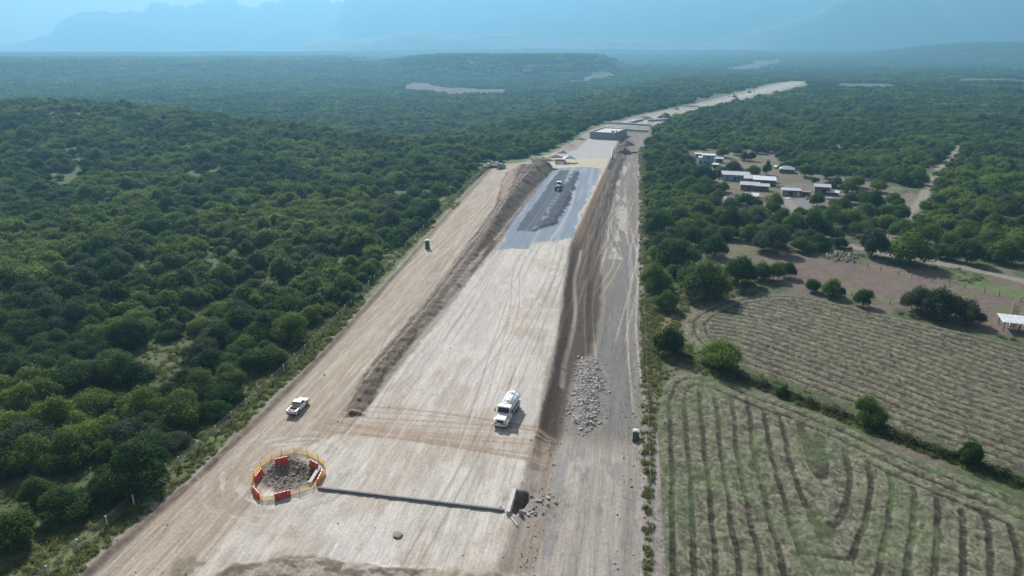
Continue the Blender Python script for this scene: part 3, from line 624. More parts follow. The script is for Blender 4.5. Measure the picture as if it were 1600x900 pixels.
def trunk_geo(seed, w, h):
    q = random.Random(seed); mb = MB(); r0 = .022 * h + .05
    fork = h * q.uniform(.16, .28); lean = Vector((q.uniform(-.1, .1) * h, q.uniform(-.1, .1) * h, fork))
    mb.cyl((0, 0, -.4), lean, r0 * 1.3, r0 * .9, 7)
    for k in range(5):
        a = k * 1.256 + q.uniform(-.4, .4); m = lean + Vector((math.cos(a) * w * .14, math.sin(a) * w * .14, h * .24)); e = lean + Vector((math.cos(a) * w * .34, math.sin(a) * w * .34, h * q.uniform(.38, .52)))
        mb.cyl(lean, m, r0 * .6, r0 * .42, 5, False); mb.cyl(m, e, r0 * .42, r0 * .14, 5, False)
        for j in range(2):
            b2 = a + q.uniform(-.9, .9); mb.cyl(m, m + Vector((math.cos(b2) * w * .16, math.sin(b2) * w * .16, h * .26)), r0 * .25, r0 * .08, 4, False)
    return mb
SHAPES = [(1, 8.6, 5.6, 11, .74), (2, 7.4, 6.2, 9, .8), (3, 9.4, 5.4, 13, .7), (4, 6.6, 5.0, 8, .8), (5, 8.0, 6.6, 10, .8), (6, 7.2, 4.6, 10, .7)]
CROWN = {}
def crown_mesh(si, matkey):
    k = (si, matkey)
    if k not in CROWN:
        sd, w, h, lb, fl = SHAPES[si]; V, F = crown_geo(sd, w, h, 9500, .165, lb, flat=fl)
        CROWN[k] = np_mesh('crown', V, F, [M[matkey]], False)
    return CROWN[k]
TRUNK = []
for sd, w, h, lb, fl in SHAPES:
    o = trunk_geo(sd, w, h).build('trunk', M['bark']); TRUNK.append(o.data); bpy.data.objects.remove(o)
def tree(x, y, si, matkey, s, sz, rz, label, group, name='scrub_tree', cat='tree'):
    t = empty(name, (x, y, hz(x, y) - .05), rz, label=label, cat=cat, group=group); t.scale = (s, s, s * sz)
    link(bpy.data.objects.new('crown', crown_mesh(si, matkey)), t); link(bpy.data.objects.new('trunk', TRUNK[si]), t)
    return t
# trees one can point at on the farm side: (px, py of foot, crown width in px, height px, foliage, label)
named = [
    (1128, 578, 64, 54, 'leaf_light', 'lone round bright green tree on the hedge between the two mown fields'),
    (1045, 553, 40, 50, 'leaf_dark', 'dark bushy tree at the corner of the fields by the wire fence'),
    (1352, 662, 50, 48, 'leaf_light', 'loose small green tree halfway along the hedge between the fields'),
    (1208, 395, 56, 46, 'leaf_grey', 'grey-green domed tree standing in the brown pasture below the grey gravel yard'),
    (1270, 373, 40, 46, 'leaf_dark', 'dark tree with bare trunk beside the lane below the shack'),
    (1359, 401, 50, 50, 'leaf_grey', 'grey-green spreading tree right of the rubble heap'),
    (1417, 413, 62, 54, 'leaf', 'large wide-crowned tree on the lane right of the rubble heap'),
    (1508, 409, 46, 42, 'leaf_dark', 'dark tree above the dirt lane, second from the right edge'),
    (1568, 408, 42, 40, 'leaf', 'mid green tree above the dirt lane nearest the right edge'),
    (1140, 362, 38, 42, 'leaf_dark', 'dark round tree below the long tin-roofed shed'),
    (1098, 347, 38, 36, 'leaf_grey', 'grey-green tree left of the log corral'),
    (1298, 358, 40, 40, 'leaf', 'green tree standing just below the shack'),
    (1210, 324, 26, 26, 'leaf_light', 'small pale green tree in front of the long shed'),
    (1166, 325, 38, 26, 'leaf_dark', 'low dark tree beside the small white roof'),
    (1198, 271, 12, 24, 'leaf_grey', 'thin sparse tree alone in the middle of the yard'),
    (1257, 276, 26, 22, 'leaf', 'round tree by the rail fence behind the yard'),
    (1278, 322, 26, 24, 'leaf', 'round green tree in front of the shack'),
    (1145, 270, 26, 22, 'leaf_grey', 'grey-green tree behind the long shed'),
    (1100, 287, 38, 36, 'leaf_dark', 'large dark tree in front of the blue house'),
    (1102, 462, 76, 62, 'leaf', 'biggest green tree at the left end of the upper mown field'),
    (1153, 445, 58, 52, 'leaf', 'wide green tree beside the biggest one above the upper field'),
    (1042, 484, 36, 34, 'leaf', 'small green tree in the dry grass by the wire fence'),
    (1022, 450, 46, 44, 'leaf_light', 'pale green tree against the right wire fence'),
    (1317, 336, 36, 30, 'leaf_grey', 'grey-green tree right of the shack'),
    (1363, 328, 36, 34, 'leaf_dark', 'dark tree left of the white rail fence'),
]
bushes = [(1268, 456, 25, 24, 'leaf', 'smallest of the three round bushes on the upper field edge'), (1300, 463, 32, 30, 'leaf', 'middle of the three round bushes on the upper field edge'),
          (1348, 479, 32, 32, 'leaf_dark', 'right-hand round bush standing alone on the upper field edge'), (1515, 727, 34, 46, 'leaf_dark', 'tall dark bush near the right end of the hedge between the fields'),
          (1222, 620, 18, 18, 'leaf_dark', 'small dark bush on the hedge right of the lone tree')]
groups = [([(1189, 438, 30, 32), (1208, 438, 30, 32), (1227, 434, 28, 30)], 'leaf', 'green tree of the close trio with bare stems at the upper field edge', 'trio of stemmed trees'),
          ([(1432, 490, 50, 46), (1462, 497, 56, 50), (1492, 500, 50, 44), (1515, 508, 34, 34)], 'leaf_grey', 'feathery tree of the dense clump over the upper field edge', 'clump over the upper field'),
          ([(1057, 415, 60, 52), (1117, 402, 40, 36), (1035, 400, 46, 44), (1075, 385, 44, 40), (1030, 365, 44, 40), (1062, 355, 40, 36), (1090, 372, 36, 34)], 'leaf_dark', 'dark tree in the thick belt between the wire fence and the farm', 'belt by the right fence'),
          ([(1329, 356, 40, 34), (1336, 292, 26, 22), (1382, 360, 34, 30), (1405, 345, 32, 30), (1450, 382, 44, 38), (1478, 388, 40, 34), (1240, 366, 38, 34), (1425, 376, 38, 32), (1535, 392, 42, 34), (1590, 396, 44, 36), (1500, 380, 40, 34), (1431, 288, 28, 24), (1395, 322, 26, 22), (1372, 300, 26, 22), (1350, 345, 34, 30), (1300, 378, 30, 24), (1345, 372, 36, 30), (1410, 372, 38, 32), (1465, 402, 30, 24), (1385, 342, 30, 26), (1348, 318, 26, 22), (1270, 345, 26, 22), (1250, 342, 22, 20), (1200, 372, 34, 28), (1168, 378, 30, 26), (1143, 330, 26, 22), (1545, 402, 34, 28), (1480, 405, 30, 24), (1100, 300, 26, 24), (1085, 312, 30, 28), (1306, 292, 22, 18), (1325, 300, 24, 18), (1240, 262, 22, 18), (1290, 278, 24, 18), (1130, 300, 22, 18), (1120, 318, 26, 24), (1182, 350, 34, 28), (1222, 352, 30, 26), (1160, 352, 30, 26)], 'leaf', 'green tree scattered over the grass between the farm buildings and the lane', 'scattered farm trees'),
          ([(1163, 251, 15, 16), (1175, 252, 15, 17), (1130, 246, 22, 16), (1150, 243, 18, 14), (1185, 240, 18, 16), (1222, 250, 20, 18)], 'leaf_grey', 'small grey tree at the back of the farmyard', 'back yard trees')]
taken = []
def put(px_, py_, wpx, hpx, mk, label, group=None, name='scrub_tree', cat='tree'):
    x, y = at(px_, py_); d = proj(np.array([x]), np.array([y]), np.array([0.]))[2][0]; w = wpx * d / FPX; h = hpx * d / FPX * .9
    si = random.randrange(6); sd, w0, h0, _, _ = SHAPES[si]; s = w / (w0 * .98)
    taken.append((x, y, w * .5)); return tree(x, y, si, mk, s, h / (h0 * s), random.uniform(0, 6.28), label, group, name, cat)
for a in named: put(*a)
for a in bushes: put(*a, name='bush', cat='bush')
for L_, mk, lb, gr in groups:
    for p in L_: put(*p, mk, lb, gr)
n_named = len(named) + sum(len(g[0]) for g in groups)

# more farm trees between the yard and the lane, kept apart from each other and the buildings
SH = [at(*p) for p in ((1106, 257), (1123, 254), (1148, 281), (1160, 281), (1174, 285), (1194, 289), (1171, 297), (1190, 299), (1229, 270), (1236, 306), (1256, 307), (1284, 304), (1301, 306), (1172, 313))]
q_ = np.random.default_rng(42); extra = 0
for k in range(1400):
    px_, py_ = q_.uniform(1030, 1620), q_.uniform(232, 398); x, y = at(px_, py_); X1, Y1 = np.array([x]), np.array([y])
    if sdf(P_clear, X1, Y1)[0] > -1 or sdf(P_past, X1, Y1)[0] < 2 or min(pline(Lr, X1, Y1)[0] for Lr, w in ROADS) < 5: continue
    if sdf(P_yard, X1, Y1)[0] < -2 and q_.random() > .22: continue
    if any(math.hypot(x - a, y - b) < 9 for a, b in SH) or any(math.hypot(x - a, y - b) < c * .75 + 2.2 for a, b, c in taken): continue
    if any(abs(x - a) < 6 and 0 < b - y < 14 for a, b in SH): continue
    d = math.hypot(x, y); w = q_.uniform(4.5, 8.5); put(px_, py_, w * FPX / d, w * .72 * FPX / d, ['leaf', 'leaf_dark', 'leaf_grey', 'leaf'][k % 4], 'green tree scattered over the grass between the farm buildings and the lane', 'scattered farm trees'); extra += 1
    if extra > 62: break
n_named += extra
# candidate points for the wild woodland
def wood_points():
    out = []
    for r0, r1, sp in ((45, 330, 4.3), (330, 900, 5.0)):
        g = np.arange(-r1, r1, sp); X, Y = np.meshgrid(g, np.arange(0, r1, sp)); X = X.ravel() + rng.uniform(-.46, .46, X.size) * sp; Y = Y.ravel() + rng.uniform(-.46, .46, Y.size) * sp
        r = np.hypot(X, Y); phi = np.arctan2(X * RT[0] + Y * RT[1], X * FW[0] + Y * FW[1])
        k = (r > r0) & (r <= r1) & (np.abs(phi) < R(42)); X, Y, r = X[k], Y[k], r[k]
        dcor = sdf(P_corr, X, Y, 30)
        k = (dcor > np.where(X < -40, np.where(Y < 140, 5.4 + 4.5 * ss(Y, 98, 112) * (1 - ss(Y, 135, 155)) * fbm(Y / 9, Y * 0, 2, 77), 5.0), 5.0)) & (sdf(P_clear, X, Y) > 1.0)
        op = fbm(X / 14, Y / 14, 3, 97); k &= ~((op > .57) & (r < 330) & (rng.random(len(X)) < .55))
        hole = fbm(X / 30, Y / 30, 3, 197); k &= ~((hole > .66) & (rng.random(len(X)) < .6))
        for P, c in FARF: k &= sdf(P, X, Y) > 2
        for Lr, w in ROADS: k &= pline(Lr, X, Y) > w + 1.2
        out.append(np.c_[X[k], Y[k]])
    P = np.concatenate(out)
    k = ~((P[:, 0] > -86) & (P[:, 0] < -70) & (P[:, 1] > 362) & (P[:, 1] < 380))
    return P[k]
WP = wood_points(); WZ = height(WP[:, 0], WP[:, 1])
sx, sy, sd_ = proj(WP[:, 0], WP[:, 1], WZ + 3); inview = (sx > -30) & (sx < 1630) & (sy > -20) & (sy < 925)
order = np.argsort(np.where(inview, sd_, 1e9)); NIND = 296 - n_named; ind = order[:NIND]
tone = fbm(WP[:, 0] / 22, WP[:, 1] / 22, 3, 300) + rng.uniform(-.11, .11, len(WP))
WL = {'leaf': ('mid green scrub tree packed in the forest beside the left fence', 'mid green trees of the left forest'),
      'leaf_dark': ('dark green scrub tree in the shade-filled forest beside the left fence', 'dark green trees of the left forest'),
      'leaf_light': ('yellow-green feathery scrub tree in the forest beside the left fence', 'yellow-green trees of the left forest')}
WL['leaf_grey'] = ('grey-green thin scrub tree in the forest beside the left fence', 'grey-green trees of the left forest')
WR = 'dark scrub tree in the wood on the right of the wire fence'
for i in ind:
    x, y = WP[i]; mk = 'leaf_grey' if (i * 7919) % 11 == 0 and WP[i, 0] < -50 else 'leaf_dark' if tone[i] < .42 else ('leaf_light' if tone[i] > .56 else 'leaf')
    lb, gr = WL[mk] if x < -50 else (WR, 'wood on the right')
    if x > -50: mk = 'leaf_dark'
    tree(x, y, int(rng.integers(6)), mk, float(rng.uniform(.5, 1.08)), float(rng.uniform(.75, 1.15)), float(rng.uniform(0, 6.28)), lb, gr)
rest = np.ones(len(WP), bool); rest[ind] = False
WP2, WZ2, T2 = WP[rest], WZ[rest], tone[rest]; WR2 = np.hypot(WP2[:, 0], WP2[:, 1])

def scatter_obj(name, variants, P, pick, rot, scl, label, cat):
    """one object: the source clumps plus a point for every copy, spread by geometry nodes. variants: list of (V, F, [mat index per face])"""
    Vs, Fs, vid, mi = [], [], [], []; off = 0
    for k, (V, F, m) in enumerate(variants):
        Vs.append(V); Fs.append(F + off); off += len(V); vid.append(np.full(len(V), k)); mi.append(np.full(len(F), m) if np.isscalar(m) else m)
    nS = off; V = np.concatenate(Vs + [P]); F = np.concatenate(Fs); nP = len(P)
    me = np_mesh(name, V, F, [M['leaf'], M['leaf_dark'], M['leaf_light'], M['bark'], M['grass'], M['leaf_grey']], False,
                 ints={'vid': np.r_[np.concatenate(vid), np.full(nP, -1)], 'pick': np.r_[np.zeros(nS), pick]},
                 floats={'rot': np.r_[np.zeros(nS), rot]}, vecs={'scl': np.r_[np.zeros((nS, 3)), scl]})
    me.polygons.foreach_set('material_index', np.concatenate(mi).astype(np.int32))
    o = link(bpy.data.objects.new(name, me)); tag(o, label, cat, kind='stuff')
    ng = bpy.data.node_groups.new(name, 'GeometryNodeTree'); ng.interface.new_socket('Geometry', in_out='INPUT', socket_type='NodeSocketGeometry'); ng.interface.new_socket('Geometry', in_out='OUTPUT', socket_type='NodeSocketGeometry')
    N, L = ng.nodes, ng.links.new
    gi, go = N.new('NodeGroupInput'), N.new('NodeGroupOutput')
    def attr(nm, ty):
        a = N.new('GeometryNodeInputNamedAttribute'); a.data_type = ty; a.inputs['Name'].default_value = nm; return a.outputs['Attribute']
    vidn = attr('vid', 'INT'); jn = N.new('GeometryNodeJoinGeometry')
    for k in [-1] + list(range(len(variants) - 1, -1, -1)):
        c = N.new('FunctionNodeCompare'); c.data_type = 'INT'; c.operation = 'EQUAL'
        ins = [s for s in c.inputs if s.enabled]; L(vidn, ins[0]); ins[1].default_value = k
        s = N.new('GeometryNodeSeparateGeometry'); s.domain = 'POINT'; L(gi.outputs[0], s.inputs['Geometry']); L(c.outputs[0], s.inputs['Selection'])
        if k < 0: pts = s.outputs['Selection']
        else:
            g = N.new('GeometryNodeGeometryToInstance'); L(s.outputs['Selection'], g.inputs[0]); L(g.outputs[0], jn.inputs[0])
    ip = N.new('GeometryNodeInstanceOnPoints'); L(pts, ip.inputs['Points']); L(jn.outputs[0], ip.inputs['Instance']); ip.inputs['Pick Instance'].default_value = True
    L(attr('pick', 'INT'), ip.inputs['Instance Index']); cb = N.new('ShaderNodeCombineXYZ'); L(attr('rot', 'FLOAT'), cb.inputs['Z']); L(cb.outputs[0], ip.inputs['Rotation']); L(attr('scl', 'FLOAT_VECTOR'), ip.inputs['Scale'])
    L(ip.outputs[0], go.inputs[0]); md = o.modifiers.new('spread', 'NODES'); md.node_group = ng
    return o
# near woodland behind the counted trees
var = []
for k in range(12):
    sd, w, h, lb, fl = SHAPES[k % 6]; V, F = crown_geo(50 + k, w, h, 3600, .27, lb, flat=fl); var.append((V, F, [0, 1, 0, 2, 0, 1, 0, 5, 1, 0, 2, 1][k]))
mk = WR2 < 1000; P = np.c_[WP2[mk], WZ2[mk] - .1]; n = len(P)
dark = [1, 5, 8, 11]; lite = [3, 10]; midv = [0, 2, 4, 6, 7, 9]
t2 = T2[mk]; pick = np.where(t2 < .42, rng.choice(dark, n), np.where(t2 > .58, rng.choice(lite, n), rng.choice(midv, n)))
s = rng.uniform(.48, 1.0, n); s = np.where(rng.random(n) < .10, s * 1.3, s); scl = np.c_[s, s, s * rng.uniform(.75, 1.15, n)]
scatter_obj('woodland', var, P, pick, rng.uniform(0, 6.28, n), scl, 'dense scrub woodland behind the nearest trees', 'woodland')
# far woodland: 36 m patches of small crowns
var = []
for k in range(6):
    q = np.random.default_rng(700 + k); Vs, Fs, ms = [], [], []; off = 0
    for j in range(40):
        V, F = crown_geo(900 + k * 50 + j, q.uniform(5.5, 9.5), q.uniform(4, 6.5), 60, 1.25, 5)
        V = V + np.array([*(q.uniform(-20, 20, 2)), 0]); Vs.append(V); Fs.append(F + off); off += len(V); ms.append(np.full(len(F), int(q.choice([0, 0, 1, 1, 2], 1)[0]) if k < 4 else 1))
    var.append((np.concatenate(Vs), np.concatenate(Fs), np.concatenate(ms)))
fp = []
for r0, r1, sp, sc_ in ((900, 2300, 33, 1.0), (2300, 5200, 62, 1.9)):
    g = np.arange(-r1, r1, sp); X, Y = np.meshgrid(g, np.arange(0, r1, sp)); X = X.ravel() + rng.uniform(-.4, .4, X.size) * sp; Y = Y.ravel() + rng.uniform(-.4, .4, Y.size) * sp
    r = np.hypot(X, Y); phi = np.arctan2(X * RT[0] + Y * RT[1], X * FW[0] + Y * FW[1]); k = (r > r0) & (r <= r1) & (np.abs(phi) < R(41))
    k &= (sdf(P_corr, X, Y, 60) > 22 * sc_)
    for Pf, c in FARF: k &= sdf(Pf, X, Y, 60) > 10
    fp.append(np.c_[X[k], Y[k], np.full(k.sum(), sc_)])
fp = np.concatenate(fp); Z = height(fp[:, 0], fp[:, 1]); n = len(fp); s = fp[:, 2] * rng.uniform(.95, 1.1, n)
scatter_obj('forest', var, np.c_[fp[:, :2], Z - .3], rng.integers(0, 6, n), rng.uniform(0, 6.28, n), np.c_[s, s, rng.uniform(.8, 1.25, n) * np.where(fp[:, 2] > 1.5, 1.25, 1)], 'far-off forest covering the plain to the foot of the mountains', 'forest')
#@@ENDTREES

# ------------------------------------------------------------------ grass, weeds
def tuft(seed, nb, h, w):
    q = np.random.default_rng(seed); a = q.uniform(0, 6.28, nb); r = q.uniform(0, w, nb); bx, by = np.cos(a) * r, np.sin(a) * r; hh = h * q.uniform(.5, 1.1, nb); lx, ly = q.normal(0, .35, nb) * hh, q.normal(0, .35, nb) * hh; tx = q.uniform(.04, .09, nb); t = q.uniform(0, 3.14, nb)
    V = np.stack([np.c_[bx - np.cos(t) * tx, by - np.sin(t) * tx, hh * 0], np.c_[bx + np.cos(t) * tx, by + np.sin(t) * tx, hh * 0], np.c_[bx + lx * .6 + np.cos(t) * tx * .8, by + ly * .6, hh * .7], np.c_[bx + lx, by + ly, hh]], 1).reshape(-1, 3)
    return V, np.arange(nb * 4).reshape(-1, 4)
gv = [(*tuft(k, 34, .55, .55), 4) for k in range(4)] + [(*crown_geo(70 + k, 1.3, .6, 120, .10, 5), 4) for k in range(4)]
GP = []
def strip_pts(line, w0, w1, dens):
    for a, b in zip(line[:-1], line[1:]):
        L_ = math.hypot(b[0] - a[0], b[1] - a[1]); nn = int(L_ * abs(w1 - w0) * dens)
        if nn < 1: continue
        t = rng.random(nn); o_ = rng.uniform(w0, w1, nn); nx, ny = (b[1] - a[1]) / L_, -(b[0] - a[0]) / L_
        GP.append(np.c_[a[0] + (b[0] - a[0]) * t + nx * o_, a[1] + (b[1] - a[1]) * t + ny * o_])
strip_pts([(p[0], p[1]) for p in LF[:6]], -7, 3.0, 2.2); strip_pts([(p[0], p[1]) for p in LF[5:]], -4, 1.2, .8)
RF = [(4.8, 45), (4.8, 69), (4.6, 97), (4.5, 125), (4.4, 152), (4.0, 206), (3.8, 300), (3.6, 460)]
strip_pts(RF[:5], -.6, 3.2, 2.0); strip_pts(RF[4:], -.5, 4, 1.0)
for k in range(3): strip_pts(HEDGE, -1.7, 1.7, 1.6)
g1 = rng.uniform((5, 122), (34, 200), (1600, 2)); GP.append(g1[sdf(P_f2, g1[:, 0], g1[:, 1]) > .5])
g1 = rng.uniform((8, 120), (150, 330), (5200, 2)); g1 = g1[(sdf(P_clear, g1[:, 0], g1[:, 1]) < 0)]; g1 = g1[(fbm(g1[:, 0] / 9, g1[:, 1] / 9, 3, 101) < .5) & (sdf(P_yard, g1[:, 0], g1[:, 1]) > 0) & (sdf(P_past, g1[:, 0], g1[:, 1]) > 0)]; GP.append(g1)
g1 = rng.uniform((-260, 60), (-69, 300), (30000, 2)); GP.append(g1[fbm(g1[:, 0] / 14, g1[:, 1] / 14, 3, 97) > .54])
GP = np.concatenate(GP); GP = GP[(sdf(P_f1, GP[:, 0], GP[:, 1]) > .2) & (sdf(P_f2, GP[:, 0], GP[:, 1]) > .2)]; n = len(GP)
for Lr, w in ROADS: GP = GP[pline(Lr, GP[:, 0], GP[:, 1]) > w]
n = len(GP); pk = np.where(rng.random(n) < .93, rng.integers(0, 4, n), rng.integers(4, 8, n)); s = rng.uniform(.45, 1.25, n) * np.where(pk > 3, .62, 1) * np.where(np.hypot(GP[:, 0], GP[:, 1]) > 130, 1.3, 1)
scatter_obj('grass', gv, np.c_[GP, height(GP[:, 0], GP[:, 1]) - .03], pk, rng.uniform(0, 6.28, n), np.c_[s, s, s], 'tufts of grass and weeds on the verges and openings', 'grass')

# hedge line between the fields
hv_, hf_, off = [], [], 0
for k in range(150):
    t = rng.random() * (len(HEDGE) - 1); i0 = int(t); fr = t - i0; x = HEDGE[i0][0] * (1 - fr) + HEDGE[i0 + 1][0] * fr + rng.normal(0, .35); y = HEDGE[i0][1] * (1 - fr) + HEDGE[i0 + 1][1] * fr + rng.normal(0, .35)
    sz = rng.uniform(.6, 1.45) ** 1.3; V, F = crown_geo(2000 + k, 1.8 * sz, 1.15 * sz, 150, .14, 4); hv_.append(V + np.array([x, y, hz(x, y) - .1])); hf_.append(F + off); off += len(V)
o = link(bpy.data.objects.new('hedge', np_mesh('hedge', np.concatenate(hv_), np.concatenate(hf_), [M['weed']], False))); tag(o, 'low uneven weedy hedge running between the two mown fields', 'hedge')

# ------------------------------------------------------------------ rocks
def rocks(name, pts, mats, label, cat, rmin, rmax, seed, k=3):
    mb = MB()
    for i, (x, y) in enumerate(pts):
        r_ = rmin + (rmax - rmin) * random.random() ** k; mb.rock((x, y, 0), r_, seed + i)
        nn = len(mb.v) - 14; z = ZZ[i]; mb.v[nn:] = [(a, b, c + z + r_ * .25) for a, b, c in mb.v[nn:]]
    o = mb.build(name, mats); return tag(o, label, cat, kind='stuff')
def inpoly(P, n, grow=0):
    lo, hi = P.min(0), P.max(0); q = rng.uniform(lo - grow, hi + grow, (n, 2)); return q[sdf(P, q[:, 0], q[:, 1]) < grow]
pts = inpoly(P_rub, 5200, 1.5); pts = pts[(sdf(P_rub, pts[:, 0], pts[:, 1]) < -1.2 + 4.5 * (fbm(pts[:, 0] / 1.8, pts[:, 1] / 1.8, 2, 400) - .42) + rng.random(len(pts)) ** 3 * 2)]; ZZ = height(pts[:, 0], pts[:, 1]); rocks('rubble', pts, M['rockw'], 'heap of pale broken rock tipped beside the right dirt track', 'rubble', .05, .36, 10, 4)
pts = inpoly(P_pit, 1100, 0); ZZ = height(pts[:, 0], pts[:, 1]); rocks('rubble', pts, M['rockd'], 'loose brown stones filling the fenced pit', 'rubble', .05, .24, 5000)
L1 = []
for k in range(900):
    v = rng.uniform(94, 150) if k < 650 else rng.uniform(150, 215); e = float(uedge(v))
    L1.append((rng.choice([-45.6, -46.6, e + 2.6, e + 3.4, 2.6, 3.4]) + rng.normal(0, .45), v))
for k in range(240): L1.append((rng.normal(-9.8, .9), rng.uniform(60, 98)))
for k in range(260): L1.append((rng.uniform(.5, 4.3), rng.uniform(58, 140)))
for k in range(150): L1.append((rng.uniform(-62, 3), rng.uniform(56, 180)))
for k in range(200): L1.append((lf(0) + 3.5 + rng.normal(0, .5), rng.uniform(55, 140)))
for k in range(350): L1.append(((-54 + rng.uniform(-3, 42)), 57.5 + rng.normal(0, .8)))
pts = np.array(L1); ZZ = height(pts[:, 0], pts[:, 1]); rocks('rubble', pts, M['rockd'], 'small stones strewn along the soil ridges and track edges', 'rubble', .035, .22, 9000, 5)
bo = []
for k in range(26):
    cx, cy = at(846, 782) if k < 17 else at(822, 797); x, y = cx + rng.normal(0, 1.25), cy + rng.normal(0, 1.2 if k < 17 else .35)
    if k >= 17: x = cx + rng.normal(0, 1.2)
    r_ = rng.uniform(.15, .38)
    o = MB().rock((0, 0, 0), r_, 300 + k, .8).build('boulder', M['rockw'] if k % 3 else M['rockd'], bevel=.03); o.location = (x, y, hz(x, y) + r_ * .35)
    tag(o, 'pale angular boulder in the heap beside the culvert mouth', 'boulder', 'boulders beside the culvert mouth')
x, y = at(814.5, 803); o = MB().rock((0, 0, 0), .5, 77, 1.0).build('boulder', M['rockd'], bevel=.05); o.location = (x, y, hz(x, y) + .3); tag(o, 'single round brown boulder at the foot of the culvert wing wall', 'boulder')
for (px_, py_, r_) in ((622, 837, .75),):
    x, y = at(px_, py_); o = MB().rock((0, 0, 0), r_, 91, .5).build('clod', M['soilp'], bevel=.05); o.location = (x, y, hz(x, y) + .1); tag(o, 'ochre clod of earth alone on the pale road bed', 'clod')

def mound(px_, py_, rx, h, label, mat='soil', group=None, ry=None):
    x, y = at(px_, py_); n = 30; V = []; ry = ry or rx * .9; m = int(20)
    for i in range(m + 1):
        for j in range(n):
            a = 2 * math.pi * j / n; t = i / m; rr = t * (1 + .28 * (mnoise.noise(Vector((math.cos(a) * 1.7 + px_, math.sin(a) * 1.7, 1))))); X, Y = math.cos(a) * rr * rx, math.sin(a) * rr * ry
            z = h * max(0, 1 - t ** 1.25) * (1 + .35 * mnoise.noise(Vector((X * .5 + px_, Y * .5, 3)))) + .12 * mnoise.noise(Vector((X * 2, Y * 2, px_))) - .15
            V.append((X, Y, z))
    F = [(i * n + j, (i + 1) * n + j, (i + 1) * n + (j + 1) % n, i * n + (j + 1) % n) for i in range(m) for j in range(n)]
    mb = MB(); mb.add(V, F); o = mb.build('soil_mound', M[mat], smooth=True); o.location = (x, y, hz(x, y)); tag(o, label, 'mound', group); return o
mound(974, 237, 5.5, 3.4, 'taller dark soil mound right of the concrete ramp'); mound(981, 224, 5.5, 3.0, 'dark soil mound behind the taller one, right of the ramp'); mound(966, 243, 6, 2.2, 'low dark soil mound in front of the taller one', ry=8)
mound(869, 246, 5.5, 1.6, 'brown soil mound just behind the white minibus'); mound(879, 239, 4, 1.5, 'small brown mound on the grey bed behind the minibus'); mound(891, 229, 5, 1.4, 'faint grey mound at the left edge of the grey bed', 'soilp')
mound(907, 218, 5, 1.6, 'low brown mound beside the left corner of the ramp'); mound(1039, 184, 9, 4.5, 'dark heap of soil standing on the far road'); mound(1008, 186, 9, 3, 'low dark heap of soil left of the heap on the far road')
mound(1150, 158, 9, 4, 'dark heap on the far stretch of road'); mound(848, 262, 6.5, 1.8, 'brown heap at the top end of the soil bank', ry=4)

# ------------------------------------------------------------------ fences
def fence(name, line, step, hgt, rad, mat, wires, label, cap=None, every=None, wire_r=.012, square=False, jitter=0.0, tilt=.0):
    P = np.array(line); sg = np.hypot(*(P[1:] - P[:-1]).T); cum = np.r_[0, np.cumsum(sg)]; n = int(cum[-1] / step)
    o0 = empty(name, (*line[0], hz(*line[0])), label=label, cat='fence'); tops = []
    for i in range(min(n, 99) + 1):
        d = i * step + random.uniform(-jitter, jitter); x = np.interp(d, cum, P[:, 0]); y = np.interp(d, cum, P[:, 1]); z = hz(x, y)
        lx, ly = random.uniform(-tilt, tilt), random.uniform(-tilt, tilt); mb = MB(); b = Vector((x, y, z)) - o0.location; T_ = b + Vector((lx, ly, hgt))
        if square: mb.cyl(b - Vector((0, 0, .3)), T_, rad, rad * .85, 4)
        else: mb.cyl(b - Vector((0, 0, .3)), T_, rad, rad * .9, 7)
        po = mb.build('post', mat, o0); tops.append((b, T_))
        if cap: MB().cyl(T_ - Vector((0, 0, .12)), T_ + Vector((0, 0, .02)), rad * 1.15, rad * 1.1, 6).build('post_cap', cap, po)
    if wires:
        mb = MB()
        for w in wires:
            mb.tube([b + (t - b) * w for b, t in tops], wire_r, 3)
        mb.build('wire', M['steel'], o0)
    return o0, tops
lfence = [(lf(v), v) for v in (46, 52, 60, 70, 80, 92, 104, 122, 152, 180, 215, 267, 330, 370)]
fo, tops = fence('post_fence', lfence, 4.72, 1.8, .16, M['concrete'], (.25, .5, .75, .95), 'long wire fence of white concrete posts between the forest and dirt road', square=True, tilt=.06)
b = Vector((*at(262, 766), 0)) - fo.location; t_ = Vector((*at(247, 762), 1.6)) - fo.location
bb = MB(); x, y = at(268, 757); bb.cyl((x - fo.location.x, y - fo.location.y, hz(x, y) - fo.location.z), Vector((*at(247, 762), hz(*at(247, 762)) + 1.5)) - fo.location, .09, .09, 4); bb.build('brace', M['concrete'], fo)
fence('wire_fence', [(a + .45, b_) for a, b_ in RF], 4.4, 1.5, .05, M['conc_dark'], (.3, .6, .9), 'long thin wire fence with white-tipped posts right of the site', cap=M['ywhite'], wire_r=.014, tilt=.1)
c4 = lambda x, y: at(1000 + x / 2.647, 180 + y / 2.647)
fence('pasture_fence', [c4(*p) for p in ((700, 590), (780, 600), (865, 620), (962, 640), (1060, 665), (1165, 685), (1270, 697), (1382, 725), (1500, 750), (1700, 800))], 4.2, 1.3, .09, M['wood'], (.4, .75, .95), 'wooden post fence crossing below the lane above the brown pasture', wire_r=.012, tilt=.15, jitter=.6)
fence('field_fence', [c4(*p) for p in ((600, 685), (645, 690), (735, 718), (835, 745), (990, 775), (1045, 790), (1180, 820), (1420, 865))], 4.6, 1.25, .09, M['wood'], (.5, .9), 'wooden post fence along the top edge of the upper mown field', tilt=.2, jitter=.8)
fence('hedge_fence', HEDGE, 4.4, 1.3, .06, M['wood'], (.5, .9), 'thin posts standing in the weedy hedge between the fields', tilt=.12, jitter=.5)
